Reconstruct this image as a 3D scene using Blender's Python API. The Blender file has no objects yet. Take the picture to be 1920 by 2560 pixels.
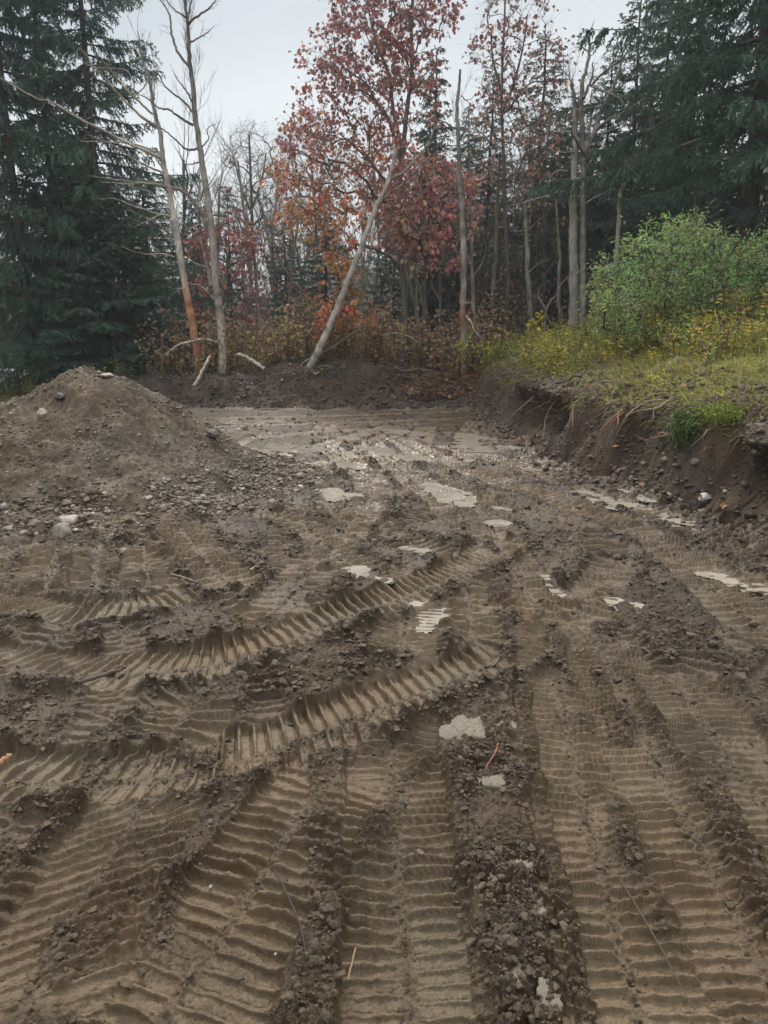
import bpy, math, random
import numpy as np

# ------------------------------------------------------------------ scene, camera, world, sun
scene = bpy.context.scene
R = math.radians
PITCH = R(13.7); CAMH = 1.6
FPX = 2560 * 26.0 / 36.0
cam_d = bpy.data.cameras.new("camera")
cam_d.sensor_fit = 'VERTICAL'; cam_d.sensor_height = 36.0; cam_d.lens = 26.0
cam_d.clip_start = 0.05; cam_d.clip_end = 2000.0
cam = bpy.data.objects.new("camera", cam_d)
cam.location = (0, 0, CAMH); cam.rotation_euler = (math.pi/2 - PITCH, 0, 0)
scene.collection.objects.link(cam); scene.camera = cam

SUN_EL, SUN_ROT = R(48), R(15)
world = bpy.data.worlds.new("World"); scene.world = world; world.use_nodes = True
wn = world.node_tree; wn.nodes.clear()
def WN(t, **k):
    n = wn.nodes.new(t)
    for a, b in k.items(): setattr(n, a, b)
    return n
wl = wn.links.new
sky = WN('ShaderNodeTexSky', sky_type='NISHITA', sun_disc=False, sun_elevation=SUN_EL, sun_rotation=SUN_ROT)
sky.air_density = 1.0; sky.dust_density = 3.0
tc = WN('ShaderNodeTexCoord')
sep = WN('ShaderNodeSeparateXYZ'); wl(tc.outputs['Generated'], sep.inputs[0])
grad = WN('ShaderNodeValToRGB'); wl(sep.outputs['Z'], grad.inputs[0])
grad.color_ramp.elements[0].position = 0.0; grad.color_ramp.elements[0].color = (0.62, 0.64, 0.65, 1)
grad.color_ramp.elements[1].position = 0.95; grad.color_ramp.elements[1].color = (1.45, 1.48, 1.50, 1)
e = grad.color_ramp.elements.new(0.16); e.color = (0.55, 0.58, 0.595, 1)
e = grad.color_ramp.elements.new(0.40); e.color = (0.40, 0.445, 0.47, 1)
mp = WN('ShaderNodeMapping'); mp.inputs['Scale'].default_value = (1.3, 1.3, 3.2); wl(tc.outputs['Generated'], mp.inputs[0])
nz = WN('ShaderNodeTexNoise'); nz.inputs['Scale'].default_value = 1.6; nz.inputs['Detail'].default_value = 3.0
nz.inputs['Roughness'].default_value = 0.4; wl(mp.outputs[0], nz.inputs['Vector'])
cr = WN('ShaderNodeValToRGB'); wl(nz.outputs['Fac'], cr.inputs[0])
cr.color_ramp.elements[0].position = 0.35; cr.color_ramp.elements[0].color = (0.86, 0.87, 0.89, 1)
cr.color_ramp.elements[1].position = 0.68; cr.color_ramp.elements[1].color = (1.10, 1.09, 1.08, 1)
mul = WN('ShaderNodeMixRGB', blend_type='MULTIPLY'); mul.inputs[0].default_value = 1.0
wl(grad.outputs[0], mul.inputs[1]); wl(cr.outputs[0], mul.inputs[2])
skys = WN('ShaderNodeMixRGB', blend_type='MULTIPLY'); skys.inputs[0].default_value = 1.0
wl(sky.outputs[0], skys.inputs[1]); skys.inputs[2].default_value = (0.10, 0.10, 0.10, 1)
mixs = WN('ShaderNodeMixRGB', blend_type='MIX'); mixs.inputs[0].default_value = 0.92
wl(skys.outputs[0], mixs.inputs[1]); wl(mul.outputs[0], mixs.inputs[2])
bg = WN('ShaderNodeBackground'); bg.inputs['Strength'].default_value = 1.0
wl(mixs.outputs[0], bg.inputs['Color'])
wo = WN('ShaderNodeOutputWorld'); wl(bg.outputs[0], wo.inputs[0])

sd = bpy.data.lights.new("sun", 'SUN'); sd.energy = 1.5; sd.angle = R(14); sd.color = (1.0, 0.96, 0.90)
so = bpy.data.objects.new("sun", sd); scene.collection.objects.link(so)
so.rotation_euler = (R(-40), R(-14), R(0))
scene.view_settings.view_transform = 'Standard'; scene.view_settings.look = 'None'
scene.view_settings.exposure = 0.66; scene.view_settings.gamma = 1.0
scene.render.film_transparent = False
scene.cycles.max_bounces = 8; scene.cycles.diffuse_bounces = 6; scene.cycles.transparent_max_bounces = 8
scene.cycles.use_denoising = True

rng = np.random.default_rng(7); random.seed(7)
COL = scene.collection

# ------------------------------------------------------------------ picture -> place helpers (measured coordinates, 1659 wide)
K = 1.1573
def ray(xd, yd):
    u = (xd*K - 960)/FPX; v = (yd*K - 1280)/FPX
    c, s = math.cos(PITCH), math.sin(PITCH)
    return np.array([u, c - v*s, -s - v*c])
def G(xd, yd, z=0.0):
    d = ray(xd, yd); t = (z - CAMH)/d[2]
    return np.array([d[0]*t, d[1]*t, z])
def P(xd, yd, Y):
    d = ray(xd, yd); t = Y/d[1]
    return np.array([d[0]*t, Y, CAMH + d[2]*t])

# ------------------------------------------------------------------ noise
_perm = rng.permutation(256).astype(np.int32); _perm = np.concatenate([_perm, _perm])
_ga = rng.random(256)*2*np.pi; _gx = np.cos(_ga).astype(np.float32); _gy = np.sin(_ga).astype(np.float32)
_r1 = rng.random(256).astype(np.float32); _r2 = rng.random(256).astype(np.float32); _r3 = rng.random(256).astype(np.float32)
def perlin(x, y):
    x = np.asarray(x, np.float32); y = np.asarray(y, np.float32)
    xf = np.floor(x); yf = np.floor(y)
    xi = xf.astype(np.int32) & 255; yi = yf.astype(np.int32) & 255
    fx = x - xf; fy = y - yf
    def g(ix, iy, dx, dy):
        h = _perm[_perm[ix & 255] + (iy & 255)]
        return _gx[h]*dx + _gy[h]*dy
    u = fx*fx*fx*(fx*(fx*6-15)+10); v = fy*fy*fy*(fy*(fy*6-15)+10)
    a = g(xi, yi, fx, fy); b = g(xi+1, yi, fx-1, fy)
    c = g(xi, yi+1, fx, fy-1); d = g(xi+1, yi+1, fx-1, fy-1)
    return (a + u*(b-a) + v*((c + u*(d-c)) - (a + u*(b-a))))*1.5
def fbm(x, y, s, octv=4, seed=0.0, gain=0.5):
    r = 0; a = 1.0; f = 1.0/s
    for o in range(octv):
        r = r + a*perlin(x*f + 17.3*o + seed*3.7, y*f - 9.1*o + seed*5.3); a *= gain; f *= 2.03
    return r
def clods(x, y, s, seed=0):
    """field of rounded lumps on a jittered lattice, 0..1"""
    X = (np.asarray(x, np.float32)/s + seed*13.7); Y = (np.asarray(y, np.float32)/s + seed*7.9)
    xi = np.floor(X).astype(np.int32); yi = np.floor(Y).astype(np.int32)
    best = np.zeros_like(X)
    for i in (-1, 0, 1):
        for j in (-1, 0, 1):
            a = (xi+i); b = (yi+j)
            h = _perm[_perm[a & 255] + (b & 255)]
            cx = a + _r1[h]; cy = b + _r2[h]; rr = 0.35 + 0.5*_r3[h]
            dx = X-cx; dy = Y-cy
            q = 1 - (dx*dx + dy*dy*(0.7+0.8*_r1[(h+77) & 255]))/(rr*rr)
            best = np.maximum(best, np.sqrt(np.clip(q, 0, 1))*rr)
    return best
def sstep(t):
    t = np.clip(t, 0, 1); return t*t*(3-2*t)

# ------------------------------------------------------------------ mesh helpers
def np_mesh(name, V, faces, col=None, attrs=None, smooth=True):
    """V (n,3); faces: list of (m,k) int arrays"""
    me = bpy.data.meshes.new(name)
    V = np.asarray(V, np.float32)
    me.vertices.add(len(V)); me.vertices.foreach_set('co', V.ravel())
    if isinstance(faces, np.ndarray): faces = [faces]
    faces = [np.asarray(f, np.int32) for f in faces if len(f)]
    nl = sum(f.size for f in faces); npol = sum(len(f) for f in faces)
    me.loops.add(nl); me.polygons.add(npol)
    me.loops.foreach_set('vertex_index', np.concatenate([f.ravel() for f in faces]))
    st = []; o = 0
    for f in faces:
        st.append(o + np.arange(len(f))*f.shape[1]); o += f.size
    me.polygons.foreach_set('loop_start', np.concatenate(st).astype(np.int32))
    me.polygons.foreach_set('use_smooth', np.full(npol, smooth, bool))
    me.update(calc_edges=True)
    if col is not None:
        a = me.attributes.new('col', 'FLOAT_COLOR', 'POINT')
        c = np.ones((len(V), 4), np.float32); c[:, :3] = col; a.data.foreach_set('color', c.ravel())
    for k, v in (attrs or {}).items():
        a = me.attributes.new(k, 'FLOAT', 'POINT'); a.data.foreach_set('value', np.asarray(v, np.float32))
    return me
def link(name, me, mat, parent=None, **props):
    o = bpy.data.objects.new(name, me); COL.objects.link(o)
    if mat is not None and me is not None and not me.materials: me.materials.append(mat)
    if parent is not None: o.parent = parent
    for k, v in props.items(): o[k] = v
    return o
def thing(name, label, cat, loc, group=None):
    o = bpy.data.objects.new(name, None); COL.objects.link(o); o.location = [float(a) for a in loc]
    o.empty_display_size = 0.2
    o['label'] = label; o['category'] = cat
    if group: o['group'] = group
    return o
class Acc:
    """collects tubes and leaves in world (or local) coordinates as one mesh"""
    def __init__(s): s.V = []; s.F3 = []; s.F4 = []; s.C = []; s.n = 0
    def add(s, V, F, C):
        V = np.asarray(V, float); F = np.asarray(F)
        C = np.broadcast_to(np.asarray(C, float), (len(V), 3))
        s.V.append(V); s.C.append(C); (s.F3 if F.shape[1] == 3 else s.F4).append(F + s.n); s.n += len(V)
    def tube(s, pts, rad, col, k=6, rough=0.0):
        pts = np.asarray(pts, float); n = len(pts); rad = np.broadcast_to(np.asarray(rad, float), (n,))
        t = np.gradient(pts, axis=0); t /= np.linalg.norm(t, axis=1)[:, None] + 1e-9
        ref = np.array([0.31, 0.92, 0.23]) if abs(t[0][1]) < 0.8 else np.array([0.9, 0.1, 0.4])
        a = np.cross(t, ref); a /= np.linalg.norm(a, axis=1)[:, None] + 1e-9
        b = np.cross(t, a)
        ang = np.arange(k)*2*np.pi/k
        rr = rad[:, None]*np.ones((n, k))
        if rough: rr = rr*(1 + rough*rng.normal(size=(n, k)))
        V = pts[:, None, :] + rr[:, :, None]*(np.cos(ang)[None, :, None]*a[:, None, :] + np.sin(ang)[None, :, None]*b[:, None, :])
        i = np.arange(n-1)[:, None]*k; j = np.arange(k)[None, :]; j2 = (j+1) % k
        F = np.stack([i+j, i+j2, i+k+j2, i+k+j], -1).reshape(-1, 4)
        col = np.asarray(col, float)
        C = np.repeat(col, k, axis=0) if col.ndim == 2 else np.broadcast_to(col, (n*k, 3))
        s.add(V.reshape(-1, 3), F, C)
    def mesh(s, name, origin=(0, 0, 0), smooth=True):
        V = np.concatenate(s.V) - np.asarray(origin); fs = []
        if s.F4: fs.append(np.concatenate(s.F4))
        if s.F3: fs.append(np.concatenate(s.F3))
        return np_mesh(name, V, fs, np.concatenate(s.C), smooth=smooth)
def catmull(pts, n=6):
    p = np.asarray(pts, float)
    if len(p) < 3: return np.array([p[0] + (p[-1]-p[0])*t for t in np.linspace(0, 1, n+1)])
    q = np.vstack([2*p[0]-p[1], p, 2*p[-1]-p[-2]]); out = []
    for i in range(1, len(q)-2):
        for t in np.linspace(0, 1, n, endpoint=False):
            a, b, c, d = q[i-1], q[i], q[i+1], q[i+2]
            out.append(0.5*((2*b) + (c-a)*t + (2*a-5*b+4*c-d)*t*t + (3*b-a-3*c+d)*t**3))
    out.append(p[-1]); return np.array(out)
def place_leaves(acc, pos, dirs, nrm, size, base, faces, cols):
    """instances of a small leaf (base: m x 3, x = along, y = across, z = up)"""
    pos = np.asarray(pos); n = len(pos)
    d = dirs/(np.linalg.norm(dirs, axis=1)[:, None]+1e-9)
    s = np.cross(nrm, d); s /= np.linalg.norm(s, axis=1)[:, None]+1e-9
    u = np.cross(d, s)
    sz = np.asarray(size)
    if sz.ndim == 1: sz = np.repeat(sz[:, None], 3, axis=1)
    V = (pos[:, None, :] + base[None, :, 0:1]*d[:, None, :]*sz[:, None, 0:1]
         + base[None, :, 1:2]*s[:, None, :]*sz[:, None, 1:2] + base[None, :, 2:3]*u[:, None, :]*sz[:, None, 2:3])
    m = len(base)
    F = (faces[None] + (np.arange(n)*m)[:, None, None]).reshape(-1, faces.shape[1])
    acc.add(V.reshape(-1, 3), F, np.repeat(cols, m, axis=0))
def rdirs(n):
    v = rng.normal(size=(n, 3)); return v/np.linalg.norm(v, axis=1)[:, None]

# leaf shapes
OAK = np.array([[0,0,0],[.16,.04,.01],[.20,.34,.08],[.42,.10,.02],[.62,.50,.12],[.70,.11,.03],[.84,.24,.06],[1,0,-.10],
                [.84,-.24,.06],[.70,-.11,.03],[.62,-.50,.12],[.42,-.10,.02],[.20,-.34,.08],[.16,-.04,.01]])
OAKF = np.array([[0, i, i+1] for i in range(1, 13)])
ELL = np.array([[0,0,0],[.35,.17,.03],[1,0,-.05],[.35,-.17,.03]]); ELLF = np.array([[0,1,2,3]])
ROUND = np.array([[0,0,0],[.25,.3,.04],[.7,.3,.04],[1,0,-.04],[.7,-.3,.04],[.25,-.3,.04]]); ROUNDF = np.array([[0,1,2],[0,2,3],[0,3,4],[0,4,5]])
# a needle twig: two crossed jagged blades
def _twig():
    V = []; F = []
    for ax in (0, 1):
        o = len(V); prof = [(0, .0), (.12, .10), (.3, .13), (.34, .07), (.55, .12), (.6, .06), (.8, .09), (1, 0)]
        for x, w in prof:
            V.append([x, w, 0] if ax == 0 else [x, 0, w])
        for x, w in prof:
            V.append([x, -w, 0] if ax == 0 else [x, 0, -w])
        m = len(prof)
        for i in range(m-1): F.append([o+i, o+i+1, o+m+i+1, o+m+i])
    return np.array(V, float), np.array(F)
TWIG, TWIGF = _twig()
TW2 = np.array([[0,0,0],[.4,.15,0],[1,0,0],[.4,-.15,0],[0,0,0],[.4,0,.15],[1,0,0],[.4,0,-.15]], float); TW2F = np.array([[0,1,2,3],[4,5,6,7]])

# ------------------------------------------------------------------ materials
def new_mat(name):
    m = bpy.data.materials.new(name); m.use_nodes = True; nt = m.node_tree; nt.nodes.clear()
    out = nt.nodes.new('ShaderNodeOutputMaterial'); b = nt.nodes.new('ShaderNodeBsdfPrincipled')
    nt.links.new(b.outputs[0], out.inputs[0]); return m, nt, b, out
def noise_n(nt, scale, detail=5, rough=0.6, vec=None):
    n = nt.nodes.new('ShaderNodeTexNoise'); n.inputs['Scale'].default_value = scale
    n.inputs['Detail'].default_value = detail; n.inputs['Roughness'].default_value = rough
    if vec is not None: nt.links.new(vec, n.inputs['Vector'])
    return n
def ramp_n(nt, src, stops):
    r = nt.nodes.new('ShaderNodeValToRGB'); nt.links.new(src, r.inputs[0])
    els = r.color_ramp.elements
    while len(els) < len(stops): els.new(0.5)
    for e, (p, c) in zip(els, stops):
        e.position = p; e.color = (*c, 1) if len(c) == 3 else c
    return r
def mixc(nt, fac, a, b, blend='MIX'):
    n = nt.nodes.new('ShaderNodeMixRGB'); n.blend_type = blend
    for i, v in enumerate((fac, a, b)):
        if isinstance(v, (int, float)): n.inputs[i].default_value = v
        elif isinstance(v, tuple): n.inputs[i].default_value = (*v, 1)
        else: nt.links.new(v, n.inputs[i])
    return n.outputs[0]
def mathn(nt, op, a, b=None, clamp=False):
    n = nt.nodes.new('ShaderNodeMath'); n.operation = op; n.use_clamp = clamp
    for i, v in enumerate((a, b)):
        if v is None: continue
        if isinstance(v, (int, float)): n.inputs[i].default_value = v
        else: nt.links.new(v, n.inputs[i])
    return n.outputs[0]
def geo_vec(nt):
    g = nt.nodes.new('ShaderNodeTexCoord'); return g.outputs['Object']
def attr(nt, name):
    a = nt.nodes.new('ShaderNodeAttribute'); a.attribute_name = name; return a

def soil_material(name, dark, mid, light, rough_lo=0.32, rough_hi=0.75, green=None, bump=0.012, spec=0.22):
    m, nt, b, out = new_mat(name); v = geo_vec(nt); L = nt.links.new
    tone = attr(nt, 'tone').outputs['Fac']
    n1 = noise_n(nt, 2.1, 6, 0.65, v); n2 = noise_n(nt, 38, 5, 0.7, v); n3 = noise_n(nt, 190, 3, 0.7, v)
    t = mathn(nt, 'MULTIPLY_ADD', n1.outputs['Fac'], 0.5)
    t.node.inputs[2].default_value = -0.25
    t2 = mathn(nt, 'ADD', tone, t)
    s = mathn(nt, 'MULTIPLY_ADD', n2.outputs['Fac'], 0.7); s.node.inputs[2].default_value = -0.35
    t3 = mathn(nt, 'ADD', t2, s, True)
    r = ramp_n(nt, t3, [(0.0, dark), (0.45, mid), (1.0, light)])
    spk = ramp_n(nt, n3.outputs['Fac'], [(0.30, (0.72, 0.72, 0.72)), (0.62, (1.0, 1.0, 1.0)), (0.78, (1.5, 1.5, 1.5))])
    c = mixc(nt, 1.0, r.outputs[0], spk.outputs[0], 'MULTIPLY')
    hue = noise_n(nt, 0.9, 3, 0.5, v)
    hr = ramp_n(nt, hue.outputs['Fac'], [(0.35, (1.08, 0.98, 0.90)), (0.65, (0.95, 1.0, 1.03))])
    c = mixc(nt, 1.0, c, hr.outputs[0], 'MULTIPLY')
    if green is not None:
        g = attr(nt, 'grass').outputs['Fac']
        gn = noise_n(nt, 14, 4, 0.7, v)
        gr = ramp_n(nt, gn.outputs['Fac'], [(0.3, green[0]), (0.5, green[1]), (0.7, green[2])])
        gf = mathn(nt, 'MULTIPLY', g, ramp_n(nt, n2.outputs['Fac'], [(0.3, (0.5,)*3), (0.6, (1,)*3)]).outputs[0], True)
        c = mixc(nt, gf, c, gr.outputs[0])
    L(c, b.inputs['Base Color'])
    rr = nt.nodes.new('ShaderNodeMapRange'); L(n1.outputs['Fac'], rr.inputs[0])
    rr.inputs[1].default_value = 0.3; rr.inputs[2].default_value = 0.7
    rr.inputs[3].default_value = rough_lo; rr.inputs[4].default_value = rough_hi
    ro = mathn(nt, 'ADD', rr.outputs[0], mathn(nt, 'MULTIPLY', mathn(nt, 'SUBTRACT', 0.5, tone), 0.35), True)
    wt = attr(nt, 'wet').outputs['Fac']
    ro = mathn(nt, 'MULTIPLY', ro, mathn(nt, 'SUBTRACT', 1.0, mathn(nt, 'MULTIPLY', wt, 0.38)))
    c = mixc(nt, mathn(nt, 'MULTIPLY', wt, 0.15, True), c, mixc(nt, 1.0, c, (0.55, 0.52, 0.48), 'MULTIPLY'))
    L(c, b.inputs['Base Color'])
    L(ro, b.inputs['Roughness'])
    b.inputs['Specular IOR Level'].default_value = spec
    bs = mathn(nt, 'ADD', mathn(nt, 'MULTIPLY', n2.outputs['Fac'], 0.7), mathn(nt, 'MULTIPLY', n3.outputs['Fac'], 0.35))
    bp = nt.nodes.new('ShaderNodeBump'); bp.inputs['Strength'].default_value = 0.8; bp.inputs['Distance'].default_value = bump
    L(bs, bp.inputs['Height']); L(bp.outputs[0], b.inputs['Normal'])
    return m
M_mud = soil_material('mud', (0.042, 0.027, 0.014), (0.108, 0.075, 0.043), (0.232, 0.172, 0.107), 0.28, 0.56, spec=0.30)
M_berm = soil_material('dark_soil', (0.025, 0.017, 0.011), (0.066, 0.046, 0.031), (0.15, 0.11, 0.08), 0.5, 0.9, bump=0.02)
M_pile = soil_material('gravelly_soil', (0.050, 0.036, 0.024), (0.128, 0.097, 0.068), (0.25, 0.20, 0.145), 0.5, 0.9, bump=0.015)
M_bank = soil_material('bank_soil', (0.032, 0.022, 0.014), (0.080, 0.058, 0.039), (0.17, 0.13, 0.09), 0.5, 0.9,
                       green=((0.08, 0.065, 0.02), (0.15, 0.15, 0.03), (0.24, 0.25, 0.05)), bump=0.02)
M_floor = soil_material('forest_litter', (0.05, 0.03, 0.015), (0.13, 0.08, 0.04), (0.25, 0.16, 0.08), 0.6, 0.95,
                        green=((0.06, 0.06, 0.02), (0.12, 0.14, 0.03), (0.2, 0.22, 0.06)), bump=0.03)

def leaf_material(name, trans=0.3, rough=0.55, jitter=0.25):
    m, nt, b, out = new_mat(name); L = nt.links.new
    c = attr(nt, 'col').outputs['Color']
    n = noise_n(nt, 3.0, 3, 0.6, geo_vec(nt))
    r = ramp_n(nt, n.outputs['Fac'], [(0.3, (1-jitter,)*3), (0.7, (1+jitter,)*3)])
    c = mixc(nt, 1.0, c, r.outputs[0], 'MULTIPLY')
    L(c, b.inputs['Base Color']); b.inputs['Roughness'].default_value = rough
    b.inputs['Specular IOR Level'].default_value = 0.35
    t = nt.nodes.new('ShaderNodeBsdfTranslucent'); L(c, t.inputs['Color'])
    ms = nt.nodes.new('ShaderNodeMixShader'); ms.inputs[0].default_value = trans
    L(b.outputs[0], ms.inputs[1]); L(t.outputs[0], ms.inputs[2]); L(ms.outputs[0], out.inputs[0])
    return m
M_leaf = leaf_material('autumn_leaf', 0.45, 0.5, 0.2)
M_green = leaf_material('green_leaf', 0.45, 0.38, 0.2)
M_needle = leaf_material('spruce_needles', 0.35, 0.5, 0.3)
M_grass = leaf_material('grass_blades', 0.3, 0.5, 0.2)

def bark_material(name, scale=22, bump=0.02, stretch=0.18, contrast=0.5):
    m, nt, b, out = new_mat(name); L = nt.links.new
    c = attr(nt, 'col').outputs['Color']; v = geo_vec(nt)
    mp_ = nt.nodes.new('ShaderNodeMapping'); mp_.inputs['Scale'].default_value = (1, 1, stretch); L(v, mp_.inputs[0])
    n = noise_n(nt, scale, 6, 0.7, mp_.outputs[0]); n2 = noise_n(nt, 2.2, 3, 0.6, v)
    r = ramp_n(nt, n.outputs['Fac'], [(0.32, (1-contrast,)*3), (0.5, (1,)*3), (0.7, (1+contrast*.6,)*3)])
    r2 = ramp_n(nt, n2.outputs['Fac'], [(0.35, (0.8, 0.8, 0.82)), (0.65, (1.15, 1.12, 1.08))])
    c = mixc(nt, 1.0, c, r.outputs[0], 'MULTIPLY'); c = mixc(nt, 1.0, c, r2.outputs[0], 'MULTIPLY')
    L(c, b.inputs['Base Color']); b.inputs['Roughness'].default_value = 0.8
    bp = nt.nodes.new('ShaderNodeBump'); bp.inputs['Strength'].default_value = 0.8; bp.inputs['Distance'].default_value = bump
    L(n.outputs['Fac'], bp.inputs['Height']); L(bp.outputs[0], b.inputs['Normal'])
    return m
M_bark = bark_material('bark')
M_deadwood = bark_material('dead_wood', 30, 0.022, 0.14, 0.65)
M_splint = bark_material('splintered_wood', 30, 0.02, 0.1, 0.6)
M_root = bark_material('root_bark', 60, 0.004, 0.5, 0.3)

def stone_material():
    m, nt, b, out = new_mat('stone'); L = nt.links.new; v = geo_vec(nt)
    c = attr(nt, 'col').outputs['Color']
    n = noise_n(nt, 22, 6, 0.7, v); n2 = noise_n(nt, 140, 3, 0.6, v)
    r = ramp_n(nt, n.outputs['Fac'], [(0.3, (0.45, 0.40, 0.34)), (0.5, (0.9, 0.88, 0.85)), (0.7, (1.2, 1.2, 1.2))])
    r2 = ramp_n(nt, n2.outputs['Fac'], [(0.35, (0.8,)*3), (0.65, (1.15,)*3)])
    c = mixc(nt, 1.0, c, r.outputs[0], 'MULTIPLY'); c = mixc(nt, 1.0, c, r2.outputs[0], 'MULTIPLY')
    L(c, b.inputs['Base Color']); b.inputs['Roughness'].default_value = 0.6
    bp = nt.nodes.new('ShaderNodeBump'); bp.inputs['Distance'].default_value = 0.006; L(n.outputs['Fac'], bp.inputs['Height'])
    L(bp.outputs[0], b.inputs['Normal']); return m
M_stone = stone_material()
def clod_material():
    m, nt, b, out = new_mat('mud_clod'); L = nt.links.new; v = geo_vec(nt)
    c = attr(nt, 'col').outputs['Color']
    n = noise_n(nt, 60, 5, 0.7, v); n3 = noise_n(nt, 220, 3, 0.7, v)
    r = ramp_n(nt, n.outputs['Fac'], [(0.3, (0.6,)*3), (0.7, (1.35,)*3)])
    c = mixc(nt, 1.0, c, r.outputs[0], 'MULTIPLY')
    L(c, b.inputs['Base Color']); b.inputs['Roughness'].default_value = 0.6
    bp = nt.nodes.new('ShaderNodeBump'); bp.inputs['Distance'].default_value = 0.008
    L(mathn(nt, 'ADD', n.outputs['Fac'], mathn(nt, 'MULTIPLY', n3.outputs['Fac'], 0.4)), bp.inputs['Height'])
    L(bp.outputs[0], b.inputs['Normal']); return m
M_clod = clod_material()
def water_material():
    m, nt, b, out = new_mat('muddy_water'); L = nt.links.new; v = geo_vec(nt)
    n = noise_n(nt, 5, 4, 0.6, v)
    r = ramp_n(nt, n.outputs['Fac'], [(0.35, (0.27, 0.235, 0.185)), (0.65, (0.38, 0.34, 0.275))])
    L(r.outputs[0], b.inputs['Base Color']); b.inputs['Roughness'].default_value = 0.07; b.inputs['IOR'].default_value = 1.33
    bp = nt.nodes.new('ShaderNodeBump'); bp.inputs['Distance'].default_value = 0.002; bp.inputs['Strength'].default_value = 0.3
    n2 = noise_n(nt, 30, 2, 0.5, v); L(n2.outputs['Fac'], bp.inputs['Height']); L(bp.outputs[0], b.inputs['Normal'])
    return m
M_water = water_material()

# ------------------------------------------------------------------ terrain
def toe_x(y): return np.interp(y, [-30, 0, 2, 4, 5.5, 6.7, 8.2, 9.2, 12, 16, 22], [7, 4.8, 4.3, 3.5, 3.0, 2.82, 2.35, 2.15, 1.95, 1.85, 1.85])
def berm_h(x): return np.interp(x, [-9, -7, -5.5, -4.4, -3, -2, 0, .5, 1.3, 2.2, 3], [0, .15, .62, .55, .62, .82, .88, .66, .46, .6, .8])
PILE = (-3.15, 7.95)
def macro(x, y):
    """the lie of the land without the mud's small relief"""
    nt_ = toe_x(y) + 0.22*perlin(y*0.8, y*0+3.3) + 0.08*perlin(y*2.6, y*0+8.1)
    d = x - nt_
    steep = 0.62 + 0.35*perlin(y*0.55, y*0 + 1.7)
    lip = np.interp(y, [0, 5, 8, 13, 18, 30], [0.95, 0.9, 0.82, 0.80, 0.85, 1.0])
    lipw = 0.25 + 0.60*np.clip(steep, 0.2, 1.0)
    h = lip*sstep(d/lipw)
    up = np.clip(d - lipw, 0, 60)
    h = h + 0.27*np.minimum(up, 4.2) + 0.03*np.clip(up-4.5, 0, 20)
    h = h + sstep(d/0.6)*(0.10*perlin(x*0.9, y*0.9) + 0.05*perlin(x*2.7, y*2.7))
    # berm behind the pad
    bt = 15.75 + 0.25*perlin(x*0.5, x*0+2.2) + 0.1*perlin(x*1.9, x*0+5.2)
    bh = berm_h(x)*sstep((y-bt)/1.9)
    bh = bh*(1 - 0.45*sstep((y-18.3)/2.5))
    bh = bh + sstep((y-bt)/0.8)*(1-sstep((y-20)/3))*(0.16*perlin(x*1.1, y*1.1+4) + 0.09*perlin(x*2.9, y*2.9))*np.clip(berm_h(x)*1.5, 0, 1)
    h = np.maximum(h, bh*(1-sstep((x-3)/2))) if np.ndim(h) else max(h, bh)
    # land falls away far left, gentle rolls elsewhere
    far = sstep((y-20)/9)*sstep((-x-3)/4)
    h = h - 0.95*far*(1-sstep((y-60)/40))
    h = h + sstep((np.hypot(x, y)-24)/20)*0.5*perlin(x*0.05, y*0.05)
    return h
def macro1(x, y): return float(macro(np.array([x], float), np.array([y], float))[0])
def pile_h(x, y):
    ex = x/1.0; ey = y/1.0
    r = np.hypot(np.where(ex > 0, ex*0.93, ex*0.72), ey*np.where(ey < 0, 1.0, 1.05))
    r = r + 0.20*perlin(x*0.9+4, y*0.9) + 0.10*perlin(x*2.3, y*2.3) + 0.04*perlin(x*5, y*5)
    prof = np.interp(r, [0, 0.16, 0.5, 1.0, 1.45, 1.85, 2.15, 2.5, 3.2], [1.22, 1.17, 0.97, 0.62, 0.32, 0.12, 0.04, -0.05, -0.4])
    return prof
def pile1(x, y):
    if abs(x-PILE[0]) > 3 or abs(y-PILE[1]) > 3: return -1.0
    return float(pile_h(np.array([x-PILE[0]], np.float32), np.array([y-PILE[1]], np.float32))[0]) - .01
def S(xd, yd, lift=0.0):
    """where the line of sight meets the land"""
    d = ray(xd, yd); t = 1.0
    for _ in range(900):
        p = np.array([0, 0, CAMH]) + d*t
        hh = max(macro1(p[0], p[1]), pile1(p[0], p[1]))
        if p[2] <= hh + 0.004: break
        t += max(0.01, min(0.2, (p[2]-hh)*0.5))
    p[2] = hh + lift; return p

# polar grid, dense where the photograph looks
rows = [0.25]
while rows[-1] < 1.12: rows.append(rows[-1] + 0.022)
while rows[-1] < 17.5: rows.append(rows[-1] + 0.00098*rows[-1]**1.33)
while rows[-1] < 24: rows.append(rows[-1]*1.005)
while rows[-1] < 700: rows.append(rows[-1]*1.05)
rr_ = np.array(rows)
th = list(np.arange(-31, 31.001, 0.054))
left = [-31]; st = 0.08
while left[-1] > -180 + st: left.append(left[-1]-st); st = min(st*1.035, 4)
left.append(-180.0)
th = sorted(set([round(a, 5) for a in left] + [round(a, 5) for a in th] + [round(-a, 5) for a in left if a > -180]))
th = np.radians(np.array(th)); NC = len(th); NR = len(rr_)
RR, TH = np.meshgrid(rr_, th, indexing='ij')
gx = (RR*np.sin(TH)).ravel(); gy = (RR*np.cos(TH)).ravel(); gr = RR.ravel()
dr = np.gradient(rr_); dth = np.gradient(th)
area = (dr[:, None]*rr_[:, None]*dth[None, :]).ravel()
base = macro(gx, gy)
nearm = (gr < 19) & (np.abs(np.arctan2(gx, gy)) < R(60))
ni = np.nonzero(nearm)[0]
X = gx[ni].astype(np.float32); Y = gy[ni].astype(np.float32)
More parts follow.
